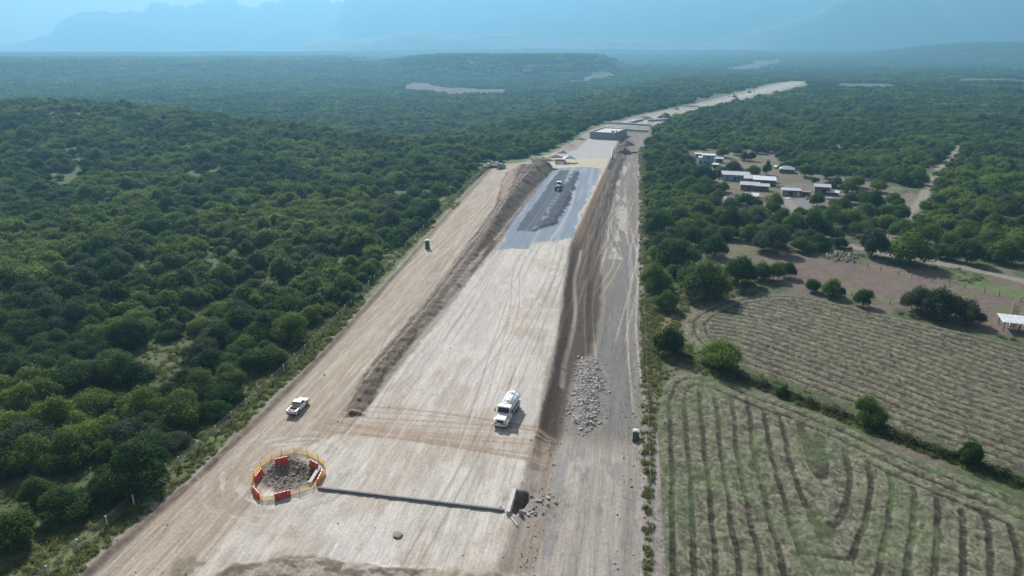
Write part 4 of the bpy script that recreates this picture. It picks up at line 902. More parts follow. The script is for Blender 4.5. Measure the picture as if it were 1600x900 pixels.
fence('rail_fence', [at(*p) for p in ((1300, 277), (1330, 280), (1362, 284), (1390, 288))], 3.0, 1.6, .1, M['wood'], (.35, .6, .85), 'grey timber rail fence behind the yard', wire_r=.06)
fence('white_fence', [at(*p) for p in ((1388, 314), (1397, 307), (1407, 301), (1416, 296))], 2.5, 1.6, .08, M['ywhite'], (.3, .6, .9), 'short white rail fence slanting beside the lane', wire_r=.07)
fence('corral_fence', [at(*p) for p in ((1082, 322), (1100, 316), (1128, 312), (1150, 316), (1180, 318))], 2.6, 1.4, .11, M['wood'], (.3, .6, .9), 'rough log corral fence left of the small white roof', wire_r=.07)
fence('corral_fence', [at(*p) for p in ((1584, 476), (1579, 492), (1574, 512), (1600, 524), (1630, 530))], 2.2, 1.4, .11, M['wood'], (.3, .6, .9), 'dark timber corral fence round the open white-roofed shed', wire_r=.06)

# ------------------------------------------------------------------ culvert works
def wall_between(a, b, th, z0, z1, mat, name, parent=None, label=None, cat=None, bev=.03):
    a, b = Vector(a), Vector(b); d = (b - a); ln = d.length; o = MB().box(0, ln, -th / 2, th / 2, z0, z1).build(name, mat, parent, bevel=bev)
    o.location = (a.x, a.y, 0); o.rotation_euler = (0, 0, math.atan2(d.y, d.x)); return tag(o, label, cat) if label else o
A, B_ = at(497, 764), at(788, 799)
cw = wall_between(A, B_, .34, -.3, .36, M['kerb'], 'concrete_kerb', label='long low grey concrete kerb across the road bed to the culvert mouth', cat='kerb')
H0, H1 = at(793.5, 800, .5), at(804, 764, .5); cul = empty('culvert_headwall', (H0[0], H0[1], 0), label='white-topped concrete culvert headwall with a dark drop behind it', cat='culvert')
h1 = Vector((H1[0] - H0[0], H1[1] - H0[1], 0)); rot = math.atan2(h1.y, h1.x); Lh = h1.length
def lc(mb, name, mat, rz=0, loc=(0, 0, 0), bev=.03):
    o = mb.build(name, mat, cul, bevel=bev); o.rotation_euler = (0, 0, rz); o.location = loc; return o
lc(MB().box(0, Lh, -.22, .22, -2.3, .45), 'wall', M['concrete'], rot); lc(MB().box(-.05, Lh + .05, -.27, .27, .45, .62), 'coping', M['concrete'], rot)
lc(MB().box(.25, 2.6, 0, .18, -2.3, .15, tx=0), 'wing_wall', M['concrete'], R(-52)); lc(MB().box(.25, 2.2, 0, .18, -2.3, -1.0), 'wing_wall', M['conc_dark'], R(8), (h1.x, h1.y, 0))
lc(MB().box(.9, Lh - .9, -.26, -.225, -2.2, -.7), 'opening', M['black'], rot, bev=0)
for k in range(5): pass
G0, G1 = at(484, 755, .2), at(499, 731, .2); hw = empty('culvert_headwall', (G0[0], G0[1], 0), label='pale concrete headwall strip on the right side of the fenced pit', cat='culvert')
h2 = Vector((G1[0] - G0[0], G1[1] - G0[1], 0)); w_ = MB().box(0, h2.length, -.2, .2, -2.2, .28).build('wall', M['concrete'], hw, bevel=.03); w_.rotation_euler = (0, 0, math.atan2(h2.y, h2.x))
w_ = MB().box(-.05, h2.length + .05, -.26, .26, .28, .40).build('coping', M['concrete'], hw, bevel=.02); w_.rotation_euler = (0, 0, math.atan2(h2.y, h2.x))

# red water-filled barriers
def barrier(px_, py_, face, label, mat='red', L_=2.0, group=None):
    x, y = at(px_, py_); o = empty('barrier', (x, y, hz(x, y) + .01), face, label=label, cat='barrier', group=group)
    prof = [(-.30, 0), (.30, 0), (.30, .18), (.17, .42), (.11, .98), (.07, 1.02), (-.07, 1.02), (-.11, .98), (-.17, .42), (-.30, .18)]
    mb = MB(); n = len(prof); xs = [-L_ / 2, -L_ / 2 + .06]
    segs = 4; v = []; stations = []
    for k in range(segs):
        a = -L_ / 2 + L_ * k / segs; b = -L_ / 2 + L_ * (k + 1) / segs; stations += [(a + .01, .80), (a + .06, 1.0), (b - .06, 1.0), (b - .01, .80)]
    V = [(s_, p[0] * (1 if k_ > .9 else .86), p[1] * (1 if k_ > .9 else .93)) for s_, k_ in stations for p in prof]; m = len(stations)
    F = [(i * n + j, i * n + (j + 1) % n, (i + 1) * n + (j + 1) % n, (i + 1) * n + j) for i in range(m - 1) for j in range(n)] + [tuple(range(n - 1, -1, -1)), tuple(range((m - 1) * n, m * n))]
    mb.add(V, F).build('body', M[mat], o, bevel=.015)
    c = MB()
    for k in (-.25, .25): c.cyl((k * L_, 0, 1.0), (k * L_, 0, 1.07), .07, .06, 8)
    c.build('filler_cap', M['black'], o); f = MB()
    for k in (-.25, .25): f.box(k * L_ - .16, k * L_ + .16, -.262, .262, .06, .16)
    f.build('fork_slot', M['black'], o)
    r_ = MB()
    for k in (-.25, .25):
        for sy_ in (-1, 1):
            for j in range(7):
                a = -1.0 + j * .33; r_.box(k * L_ + math.cos(a) * .16 - .02, k * L_ + math.cos(a) * .16 + .02, *(sorted((sy_ * .125, sy_ * .17))), .66 + math.sin(a) * .16 - .03, .66 + math.sin(a) * .16 + .03)
    r_.build('reflector', M['ywhite'], o)
    return o
def dirang(p, q):
    a, b = at(*p), at(*q); return math.atan2(b[1] - a[1], b[0] - a[0])
barrier(440, 723, dirang((431, 723), (449, 719)), 'red plastic barrier at the back left of the fenced pit', L_=1.9)
barrier(491, 730, dirang((484, 725), (498, 733)), 'red plastic barrier at the back right of the fenced pit', L_=1.9)
barrier(405, 747, dirang((401, 752), (411, 738)), 'dark red plastic barrier on the left side of the fenced pit', L_=2.2)
barrier(401, 774, dirang((396, 766), (406, 779)), 'red plastic barrier at the front left corner of the pit', L_=2.1)
barrier(442, 778, dirang((432, 781), (451, 776)), 'bright red plastic barrier at the front of the pit', L_=2.2)
barrier(501, 750, dirang((496, 760), (506, 740)), 'orange plastic barrier on the right beside the pale headwall', 'orange', L_=2.6)
# yellow safety netting
ring = [at(*p) for p in ((398, 772), (393, 762), (397, 745), (408, 730), (424, 718), (440, 711), (460, 708), (480, 711), (497, 719), (507, 728), (509, 740), (503, 752), (490, 762), (468, 770), (450, 775), (430, 781), (410, 783), (398, 772))]
net = empty('safety_netting', (*ring[0], 0), label='yellow plastic safety netting strung in a ring round the pit', cat='netting')
fine_ = []; 
for a, b in zip(ring[:-1], ring[1:]):
    L_ = math.hypot(b[0] - a[0], b[1] - a[1]); m = max(2, int(L_ / .16))
    for k in range(m): fine_.append((a[0] + (b[0] - a[0]) * k / m, a[1] + (b[1] - a[1]) * k / m))
fine_.append(ring[-1]); fz = height(np.array([p[0] for p in fine_]), np.array([p[1] for p in fine_]))
mb = MB(); ox, oy = ring[0]
for j in range(8):
    zz = .06 + j * .115; pts = [(p[0] - ox, p[1] - oy, fz[i] + zz * (1 - .22 * abs(math.sin(i * .12))) ) for i, p in enumerate(fine_)]
    mb.tube(pts, (.02 if j not in (0, 7) else .035), 3)
for i, p in enumerate(fine_):
    k = (1 - .22 * abs(math.sin(i * .12))); mb.cyl((p[0] - ox, p[1] - oy, fz[i] + .04), (p[0] - ox, p[1] - oy, fz[i] + .86 * k), .011, .011, 3, False)
mb.build('net', M['yellow'], net)
for a in ring[:-1]:
    MB().cyl((a[0] - ox, a[1] - oy, hz(*a) - .1), (a[0] - ox, a[1] - oy, hz(*a) + 1.0), .035, .03, 6).build('stake', M['wood'], net)

# ------------------------------------------------------------------ portable toilets
def toilet(px_, py_, rz, label, s=1.0):
    x, y = at(px_, py_, -.9 if px_ > 900 else 0); o = empty('portable_toilet', (x, y, hz(x, y) + .02), rz, label=label, cat='portable toilet'); o.scale = (s, s, s)
    MB().box(-.55, .55, -.55, .55, .12, 2.05, .02, .02).build('cabin', M['green'], o, bevel=.03); MB().box(-.6, .6, -.6, .6, 0, .118).build('base', M['black'], o)
    MB().box(-.58, .58, -.58, .58, 2.053, 2.15).box(-.5, .5, -.5, .5, 2.15, 2.3, .15, .15).build('roof', M['ywhite'], o, bevel=.02)
    d = MB().box(-.36, .36, -.585, -.555, .16, 1.95).build('door', M['green'], o, bevel=.01); MB().box(.24, .3, -.62, -.588, 1.0, 1.2).build('handle', M['black'], d)
    MB().box(-.2, .2, .556, .575, 1.7, 1.85).build('vent', M['black'], o); return o
toilet(668, 388, R(12), 'green portable toilet with white roof beside the left fence', 1.25); toilet(993, 688, R(-6), 'dark green portable toilet beside the right dirt track', .88)

# ------------------------------------------------------------------ vehicles
def wheel(o, x, y, r, w, mat='rubber', rim='steel'):
    wh = MB().cyl((x, y - w / 2, r), (x, y + w / 2, r), r, r, 20).build('wheel', M[mat], o, bevel=.03)
    s = 1 if y > 0 else -1; MB().cyl((x, y + s * (w / 2 + .002), r), (x, y + s * (w / 2 + .03), r), r * .58, r * .5, 14).build('rim', M[rim], wh)
    return wh
def pickup(x, y, rz, label, paint='white', group=None, detail=True):
    o = empty('pickup_truck', (x, y, hz(x, y) + .02), rz, label=label, cat='pickup truck', group=group)
    low = [(-2.62, .45), (-1.98, .45), (-1.93, .78), (-1.60, .92), (-1.25, .78), (-1.18, .45), (1.18, .45), (1.23, .78), (1.58, .92), (1.93, .78), (2.0, .45), (2.58, .48), (2.68, .62), (2.66, .95), (2.45, 1.08), (1.35, 1.18), (-.62, 1.18), (-.62, .72), (-2.64, .72)]
    MB().prism(low, -.92, .92).build('body', M[paint], o, bevel=.05)
    bed = MB(); bed.box(-2.64, -.64, .74, .92, .721, 1.20); bed.box(-2.64, -.64, -.92, -.74, .721, 1.20); bed.box(-.70, -.63, -.739, .739, .721, 1.20); bed.build('bed_side', M[paint], o, bevel=.02)
    MB().box(-2.5, -.72, -.735, .735, .723, .76).build('bed_liner', M['black'], o)
    tg = MB().box(-2.67, -2.60, -.735, .735, .73, 1.19).build('tailgate', M[paint], o, bevel=.02); MB().box(-2.70, -2.672, -.12, .12, 1.02, 1.09).build('handle', M['black'], tg)
    cab = MB(); cb_ = [(-.60, -.88, 1.185), (1.32, -.88, 1.185), (1.32, .88, 1.185), (-.60, .88, 1.185), (-.42, -.70, 1.80), (.55, -.70, 1.80), (.55, .70, 1.80), (-.42, .70, 1.80)]
    cab.add(cb_, [(0, 3, 2, 1), (4, 5, 6, 7), (0, 1, 5, 4), (1, 2, 6, 5), (2, 3, 7, 6), (3, 0, 4, 7)]).build('cab', M[paint], o, bevel=.06)
    def lerp(a, b, t): return tuple(a[i] + (b[i] - a[i]) * t for i in range(3))
    def pane(i0, i1, i2, i3, s0, s1, t0, t1, nrm, name):
        a, b, c, d = cb_[i0], cb_[i1], cb_[i2], cb_[i3]
        f = lambda s_, t: lerp(lerp(a, b, s_), lerp(d, c, s_), t)
        q = [Vector(f(s0, t0)), Vector(f(s1, t0)), Vector(f(s1, t1)), Vector(f(s0, t1))]; nn = Vector(nrm) * .012
        v = [p + nn for p in q] + [p - nn for p in q]; MB().add(v, [(0, 1, 2, 3), (7, 6, 5, 4), (0, 4, 5, 1), (1, 5, 6, 2), (2, 6, 7, 3), (3, 7, 4, 0)]).build(name, M['glass'], o)
    pane(1, 2, 6, 5, .06, .94, .12, .88, (.7, 0, .7), 'windscreen'); pane(3, 0, 4, 7, .08, .92, .25, .85, (-1, 0, .3), 'rear_window')
    for (i0, i1, i2, i3, ny) in ((0, 1, 5, 4, -1), (3, 2, 6, 7, 1)):
        pane(i0, i1, i2, i3, .10, .40, .18, .84, (0, ny, .2), 'side_window'); pane(i0, i1, i2, i3, .46, .80, .18, .84, (0, ny, .2), 'side_window')
    MB().box(-2.74, -2.675, -.86, .86, .46, .66).build('rear_bumper', M['black'], o, bevel=.02); MB().box(2.66, 2.76, -.86, .86, .42, .66).build('front_bumper', M['black'], o, bevel=.02)
    MB().box(2.672, 2.70, -.5, .5, .70, .94).build('grille', M['black'], o)
    for s in (-1, 1):
        y0, y1 = sorted((s * .76, s * .915)); MB().box(-2.69, -2.645, y0, y1, .80, 1.14).build('tail_light', M['redlamp'], o); y0, y1 = sorted((s * .56, s * .88)); MB().box(2.60, 2.70, y0, y1, .78, .95).build('headlight', M['lamp'], o)
        y0, y1 = sorted((s * .95, s * 1.12)); MB().box(1.0, 1.1, y0, y1, 1.22, 1.40).build('mirror', M['black'], o, bevel=.02)
        for xx in (-1.58, 1.60): wheel(o, xx, s * .83, .39, .24)
    if detail:
        rb = MB().tube([(-.78, -.72, .76), (-.82, -.70, 1.62), (-.82, .70, 1.62), (-.78, .72, .76)], .05, 6); rb.tube([(-1.6, -.74, 1.22), (-.82, -.70, 1.60)], .045, 6); rb.tube([(-1.6, .74, 1.22), (-.82, .70, 1.60)], .045, 6); rb.build('roll_bar', M['black'], o)
        MB().box(-1.25, -.8, -.6, .6, .765, 1.15).build('tool_box', M['black'], o, bevel=.02)
    return o
a, b = at(468, 647), at(483.5, 630); hd_ = math.atan2(b[1] - a[1], b[0] - a[0]); cx, cy = at(466.5, 640)
pickup(cx, cy, hd_, 'white crew-cab pickup truck with black roll bar driving on the service road')

def tanker(x, y, rz):
    o = empty('tank_truck', (x, y, hz(x, y) + .02), rz, label='white water tank truck parked on the pale road bed', cat='truck')
    MB().box(-4.1, 3.3, -.42, .42, .62, .86).build('chassis', M['black'], o)
    MB().prism([(1.95, .82), (3.66, .82), (3.72, 1.2), (3.66, 1.50), (3.4, 1.62), (1.95, 1.80)], -.80, .80).build('hood', M['white'], o, bevel=.07)
    cabp = [(.55, .78), (1.94, .78), (1.94, 1.80), (1.60, 2.62), (1.45, 2.72), (.60, 2.72)]
    MB().prism(cabp, -1.06, 1.06).build('cab', M['white'], o, bevel=.06)
    MB().add([(1.965, -.92, 1.86), (1.965, .92, 1.86), (1.665, .86, 2.56), (1.665, -.86, 2.56), (1.92, -.92, 1.84), (1.92, .92, 1.84), (1.60, .86, 2.56), (1.60, -.86, 2.56)], [(0, 1, 2, 3), (7, 6, 5, 4), (0, 4, 5, 1), (1, 5, 6, 2), (2, 6, 7, 3), (3, 7, 4, 0)]).build('windscreen', M['glass'], o)
    for s in (-1, 1):
        y0, y1 = sorted((s * 1.05, s * 1.075)); MB().add([(.85, y0, 1.75), (1.78, y0, 1.75), (1.55, y0, 2.45), (.85, y0, 2.45), (.85, y1, 1.75), (1.78, y1, 1.75), (1.55, y1, 2.45), (.85, y1, 2.45)], [(0, 1, 2, 3), (7, 6, 5, 4), (0, 4, 5, 1), (1, 5, 6, 2), (2, 6, 7, 3), (3, 7, 4, 0)]).build('side_window', M['glass'], o)
        fd = MB(); y0, y1 = sorted((s * .82, s * 1.2)); fd.prism([(2.15, .75), (2.3, 1.15), (2.7, 1.34), (3.25, 1.30), (3.58, 1.05), (3.66, .72), (3.45, .72), (3.3, 1.0), (2.95, 1.12), (2.6, 1.02), (2.42, .75)], y0, y1); fd.build('fender', M['white'], o, bevel=.04)
        y0, y1 = sorted((s * .86, s * 1.12)); MB().box(3.60, 3.70, y0, y1, .86, 1.02).build('headlight', M['lamp'], o)
        mr_ = MB().tube([(1.75, s * 1.08, 1.7), (1.85, s * 1.38, 1.85), (1.85, s * 1.38, 2.5), (1.7, s * 1.08, 2.5)], .022, 5).build('mirror_arm', M['black'], o); y0, y1 = sorted((s * 1.30, s * 1.48)); MB().box(1.82, 1.90, y0, y1, 1.88, 2.4).build('mirror', M['black'], mr_, bevel=.02)
        y0, y1 = sorted((s * .60, s * 1.08)); MB().box(.6, 1.5, y0, y1, .42, .76).build('fuel_tank', M['chrome'], o, bevel=.06)
        wheel(o, 2.93, s * .98, .5, .28); wheel(o, -2.25, s * .98, .5, .28); wheel(o, -2.25, s * .66, .5, .28); wheel(o, -3.42, s * .98, .5, .28); wheel(o, -3.42, s * .66, .5, .28)
        y0, y1 = sorted((s * .80, s * 1.22)); MB().box(-4.1, -1.55, y0, y1, 1.06, 1.12).build('mudguard', M['black'], o)
        y0, y1 = sorted((s * 1.14, s * 1.22)); MB().box(-4.1, .3, y0, y1, 1.14, 1.30).build('side_rail', M['white'], o)
    MB().box(3.68, 3.72, -.55, .55, 1.0, 1.45).build('grille', M['black'], o); MB().box(3.72, 3.86, -1.18, 1.18, .52, .82).build('bumper', M['chrome'], o, bevel=.03)
    # elliptical tank
    n = 32; T_ = MB(); st = [(.28, .90), (.22, 1.0), (-4.08, 1.0), (-4.16, .90)]; V = [(x_, math.cos(2 * math.pi * i / n) * 1.18 * k, 1.98 + math.sin(2 * math.pi * i / n) * .82 * k) for x_, k in st for i in range(n)]
    F = [(i + j * n, (i + 1) % n + j * n, (i + 1) % n + (j + 1) * n, i + (j + 1) * n) for j in range(3) for i in range(n)] + [tuple(range(n)), tuple(range(4 * n - 1, 3 * n - 1, -1))]
    tk = T_.add(V, F).build('tank', M['tankwhite'], o, smooth=False); tk.data.polygons.foreach_set('use_smooth', [True] * (3 * n) + [False] * 2)
    bd = MB()
    for xx in (.1, -1.3, -2.7, -3.98):
        V = [(xx + dx, math.cos(2 * math.pi * i / n) * (1.18 + .02), 1.98 + math.sin(2 * math.pi * i / n) * (.82 + .02)) for dx in (-.04, .04) for i in range(n)]; bd.add(V, [(i, (i + 1) % n, (i + 1) % n + n, i + n) for i in range(n)])
    bd.build('tank_band', M['steel'], tk)
    for xx in (-.4, -3.1):
        hh = MB().cyl((xx, 0, 2.76), (xx, 0, 2.92), .34, .34, 18).build('hatch', M['tankwhite'], tk); MB().cyl((xx, 0, 2.92), (xx, 0, 2.97), .26, .22, 14).build('lid', M['steel'], hh)
    wk = MB()
    for s in (-1, 1): wk.box(-4.0, .1, s * .47 - .025, s * .47 + .025, 2.735, 2.83)
    wk.build('walkway', M['steel'], tk)
    ld = MB(); ld.tube([(-4.28, -.25, .8), (-4.28, -.25, 2.8), (-3.9, -.25, 2.85)], .025, 5); ld.tube([(-4.28, .25, .8), (-4.28, .25, 2.8), (-3.9, .25, 2.85)], .025, 5)
    for k in range(7): ld.cyl((-4.28, -.25, .9 + k * .28), (-4.28, .25, .9 + k * .28), .018, .018, 5)
    ld.build('ladder', M['steel'], o); MB().box(-4.25, -4.15, -1.1, 1.1, .55, .75).build('rear_bumper', M['black'], o)
    for s in (-1, 1): y0, y1 = sorted((s * .8, s * 1.05)); MB().box(-4.27, -4.25, y0, y1, .6, .7).build('tail_light', M['redlamp'], o)
    return o
f0, r0_ = at(792, 669), at(811.5, 634); hd_ = math.atan2(f0[1] - r0_[1], f0[0] - r0_[0]); fr_ = at(781, 671)
TS = 1.08
cx, cy = fr_[0] - 3.86 * TS * math.cos(hd_), fr_[1] - 3.86 * TS * math.sin(hd_); tk_ = tanker(cx, cy, hd_); tk_.scale = (TS,) * 3

def minibus(px_, py_, rz, label):
    x, y = at(px_, py_); o = empty('minibus', (x, y, hz(x, y) + .02), rz, label=label, cat='bus')
    MB().prism([(-3.2, .45), (3.1, .45), (3.3, .7), (3.25, 1.2), (2.75, 2.0), (2.3, 2.6), (-3.1, 2.65), (-3.2, 2.4)], -1.0, 1.0).build('body', M['white'], o, bevel=.08)
    for s in (-1, 1):
        y0, y1 = sorted((s * .99, s * 1.015))
        for k in range(5): MB().box(-2.9 + k * 1.05, -2.0 + k * 1.05, y0, y1, 1.45, 2.15).build('window', M['glass'], o)
        MB().box(-3.15, 3.1, y0 , y1, .8, .95).build('stripe', M['teal'], o)
        for xx in (-2.1, 2.2): wheel(o, xx, s * .9, .42, .26)
    MB().add([(3.20, -.85, 1.42), (3.20, .85, 1.42), (2.72, .8, 2.12), (2.72, -.8, 2.12), (3.1, -.85, 1.40), (3.1, .85, 1.40), (2.6, .8, 2.12), (2.6, -.8, 2.12)], [(0, 1, 2, 3), (7, 6, 5, 4), (0, 4, 5, 1), (1, 5, 6, 2), (2, 6, 7, 3), (3, 7, 4, 0)]).build('windscreen', M['glass'], o)
    MB().box(3.28, 3.4, -.95, .95, .42, .65).build('bumper', M['black'], o); return o
minibus(875.5, 255.5, R(8), 'white minibus with dark windows parked across the far end of the road bed')
# canopy tent
x, y = at(890, 254); tn = empty('canopy_tent', (x, y, hz(x, y)), R(8), label='white pointed canopy tent beside the minibus', cat='tent')
MB().add([(-3.6, -2.2, 2.3), (3.6, -2.2, 2.3), (3.6, 2.2, 2.3), (-3.6, 2.2, 2.3), (-3.6, -2.2, 2.55), (3.6, -2.2, 2.55), (3.6, 2.2, 2.55), (-3.6, 2.2, 2.55), (-.3, 0, 4.1), (.3, 0, 4.1)], [(0, 1, 5, 4), (1, 2, 6, 5), (2, 3, 7, 6), (3, 0, 4, 7), (4, 5, 9, 8), (6, 7, 8, 9), (5, 6, 9), (7, 4, 8), (3, 2, 1, 0)]).build('canopy', M['ywhite'], tn)
for a in (-3.5, 3.5):
    for b in (-2.1, 2.1): MB().cyl((a, b, 0), (a, b, 2.3), .05, .05, 6).build('leg', M['steel'], tn)
tb = empty('folding_table', (*at(892, 256.5), hz(*at(892, 256.5))), R(8), label='long dark low table under the canopy tent', cat='table'); MB().box(-2.6, 2.6, -.4, .4, .68, .74).build('tabletop', M['wood'], tb)
for a in (-2.4, 2.4):
    for b in (-.33, .33): MB().box(a - .04, a + .04, b - .04, b + .04, 0, .68).build('leg', M['steel'], tb)

# motor grader
def grader(px_, py_, rz):
    x, y = at(px_, py_); o = empty('motor_grader', (x, y, hz(x, y) + .02), rz, label='yellow motor grader with white cab roof working on the dark gravel', cat='grader')
    MB().box(-3.9, -1.0, -.62, .62, 1.1, 2.0).build('engine_hood', M['machine'], o, bevel=.06); MB().box(-3.98, -3.9, -.5, .5, 1.2, 1.9).build('grille', M['black'], o)
    MB().box(-3.4, -1.6, -.5, .5, 2.0, 2.12).build('hood_panel', M['machwhite'], o)
    cb = MB().box(-1.0, .5, -.75, .75, 1.3, 2.2).build('cab', M['machine'], o, bevel=.03); MB().box(-.98, .48, -.72, .72, 2.203, 3.0, .04, .04).build('cab_glass', M['glass'], o); MB().box(-1.15, .7, -.9, .9, 3.003, 3.15).build('roof', M['machwhite'], o, bevel=.03)
    MB().prism([(.5, 1.5), (.5, 1.8), (2.5, 1.95), (4.2, 1.6), (4.3, 1.1), (4.0, 1.1), (3.9, 1.4), (2.5, 1.65)], -.18, .18).build('front_frame', M['machine'], o, bevel=.02)
    MB().prism([(1.5, .12), (1.62, .12), (1.85, .42), (1.78, .75), (1.68, .75), (1.7, .42)], -1.9, 1.9).build('blade', M['steel'], o)
    MB().cyl((1.2, 0, .95), (1.2, 0, 1.05), .75, .75, 20).build('circle', M['black'], o)
    for s in (-1, 1):
        wheel(o, 4.05, s * 1.0, .65, .38, rim='machine'); wheel(o, -1.9, s * 1.0, .65, .38, rim='machine'); wheel(o, -3.4, s * 1.0, .65, .38, rim='machine')
        MB().tube([(1.0, s * .3, 1.8), (1.6, s * .9, .75)], .06, 6).build('blade_cylinder', M['steel'], o)
    MB().tube([(-2.2, .3, 2.1), (-2.2, .3, 2.8)], .06, 8).build('exhaust', M['black'], o)
    return o
grader(873.5, 296.5, R(88)).scale = (1.15, 1.15, 1.15)
def excavator(px_, py_, rz, label, s=1.4):
    x, y = at(px_, py_); o = empty('excavator', (x, y, hz(x, y)), rz, label=label, cat='excavator'); o.scale = (s, s, s)
    for sg in (-1, 1): MB().prism([(-1.7, 0), (1.7, 0), (2.0, .35), (1.7, .75), (-1.7, .75), (-2.0, .35)], *sorted((sg * .8, sg * 1.3))).build('track', M['rubber'], o)
    MB().box(-1.9, .6, -1.2, 1.2, .85, 1.9).build('housing', M['machine'], o, bevel=.05); MB().box(.6, 1.6, .2, 1.2, .85, 2.7).build('cab', M['glass'], o)
    MB().tube([(.8, -.2, 1.6), (2.8, -.2, 4.0), (5.0, -.2, 3.2)], .28, 6).build('boom', M['machine'], o); MB().tube([(5.0, -.2, 3.2), (5.6, -.2, 1.2)], .2, 6).build('stick', M['machine'], o); MB().prism([(5.3, 1.2), (6.2, 1.1), (6.1, .3), (5.4, .2)], -.7, .3).build('bucket', M['steel'], o)
    return o
excavator(1171, 145, R(30), 'small dark excavator farthest along the far road'); excavator(1148, 152, R(200), 'dark excavator halfway along the far road')
excavator(1057, 171, R(80), 'dark excavator at the bend of the far road beyond the ramp')
# vehicles at the end of the service road
for k, (px_, py_, a, pt) in enumerate(((763, 262, 70, 'white'), (769, 260, 64, 'teal'), (776, 261, 68, 'white'), (783, 263, 75, 'teal'))):
    x, y = at(px_, py_); pickup(x, y, R(a), ['leftmost white truck parked under the trees at the end of the service road', 'teal truck parked beside the leftmost white one under the trees', 'white truck third in the row under the trees', 'teal truck at the right end of the row under the trees'][k], pt, detail=False).scale = (1.35,) * 3
x, y = at(837, 252); pickup(x, y, R(10), 'dark pickup truck parked beside the pale track above the soil bank', 'black', detail=False)

# ------------------------------------------------------------------ concrete ramp with retaining walls, girders
z4 = 4.6
P0, P1, P2 = at(921.5, 216.5), at(960, 218.5), at(971, 208)
dx, dy = P1[0] - P0[0], P1[1] - P0[1]; W_ = math.hypot(dx, dy); rp = empty('bridge_ramp', (P0[0], P0[1], 0), math.atan2(dy, dx), label='grey block-shaped concrete bridge ramp with flat pale deck', cat='bridge')
D_ = 34.0
MB().box(0, W_, 0, .4, -.5, z4).build('end_wall', M['wallblue'], rp); MB().box(W_ - .4, W_, .403, D_, -.5, z4).build('side_wall', M['wallblue'], rp); MB().box(0, .4, .403, D_, -.5, z4).build('side_wall', M['wallblue'], rp); MB().box(.403, W_ - .403, D_ - .4, D_, -.5, z4).build('end_wall', M['wallblue'], rp)
MB().box(.41, W_ - .41, .41, D_ - .41, 1, z4 - .5).build('deck', M['concrete'], rp)
jn_ = MB()
for k in range(1, 9): jn_.box(W_ * k / 9 - .06, W_ * k / 9 + .06, -.06, -.003, -.4, z4 - .1)
jn_.build('panel_joint', M['conc_dark'], rp); MB().box(-.1, W_ + .1, -.15, .5, z4 + .003, z4 + .35).build('coping', M['concrete'], rp); MB().box(W_ - .5, W_ + .1, .51, D_, z4 + .003, z4 + .35).build('coping', M['concrete'], rp); MB().box(-.1, .5, .51, D_, z4 + .003, z4 + .35).build('coping', M['concrete'], rp)
o = MB().box(0, 2.2, 0, 1.6, 0, 1.0).build('crate', M['wood']); 
q = rp.matrix_basis @ Vector((W_ * .72, 9, z4 - .49)); o.location = q; tag(o, 'dark wooden crate standing on the ramp deck', 'crate')
o = MB().cyl((0, 0, 0), (0, 0, 1.2), .6, .6, 12).cyl((0, 0, 1.2), (0, 0, 1.35), .35, .3, 12).build('water_drum', M['teal']); q = rp.matrix_basis @ Vector((W_ * .9, 11, z4 - .49)); o.location = q; tag(o, 'dark round drum near the right edge of the ramp deck', 'drum')
def girder(p, q, z, label, n=1, h=1.6):
    a, b = Vector((*at(*p), 0)), Vector((*at(*q), 0)); d = b - a; L_ = d.length; o = empty('bridge_girder', (a.x, a.y, z), math.atan2(d.y, d.x), label=label, cat='girder')
    MB().prism([(0, 0), (L_, 0), (L_, .3), (0, .3)], -.55, .55).build('bottom_flange', M['girder'], o); MB().box(0, L_, -.2, .2, .303, h - .25).build('web', M['girder'], o); MB().box(0, L_, -.9, .9, h - .247, h).build('top_flange', M['girder'], o); return o
girder((944, 199), (972, 200.5), 3.0, 'short pale blue bridge girder behind the ramp deck'); girder((966, 200), (1017, 203.5), 3.0, 'long pale blue bridge girder reaching right to the trees'); girder((960, 203.5), (1012, 207), .3, 'blue-grey girder lying lower in front of the long one')
girder((1068, 168.2), (1090, 168.6), 1.0, 'pale blue girder on the far road, left half'); girder((1090, 170), (1111, 169.5), 1.0, 'pale blue girder on the far road, right half')
girder((985, 193), (1004, 188), .2, 'grey girder stored along the road beyond the ramp'); girder((1012, 190), (1046, 188.5), .2, 'dark grey girder stored across the road before the far soil heap')
# low kerb line right of the ramp
wall_between(at(958, 232), at(955, 248), .4, -.6, .7, M['concrete'], 'retaining_wall', label='thin pale wall edging the grey bed below the ramp', cat='wall')
wall_between((-12, 440), (2.2, 441), .3, -1.6, -.4, M['soil'], 'retaining_wall', label='low dark earth wall across the right track below the soil mounds', cat='wall')

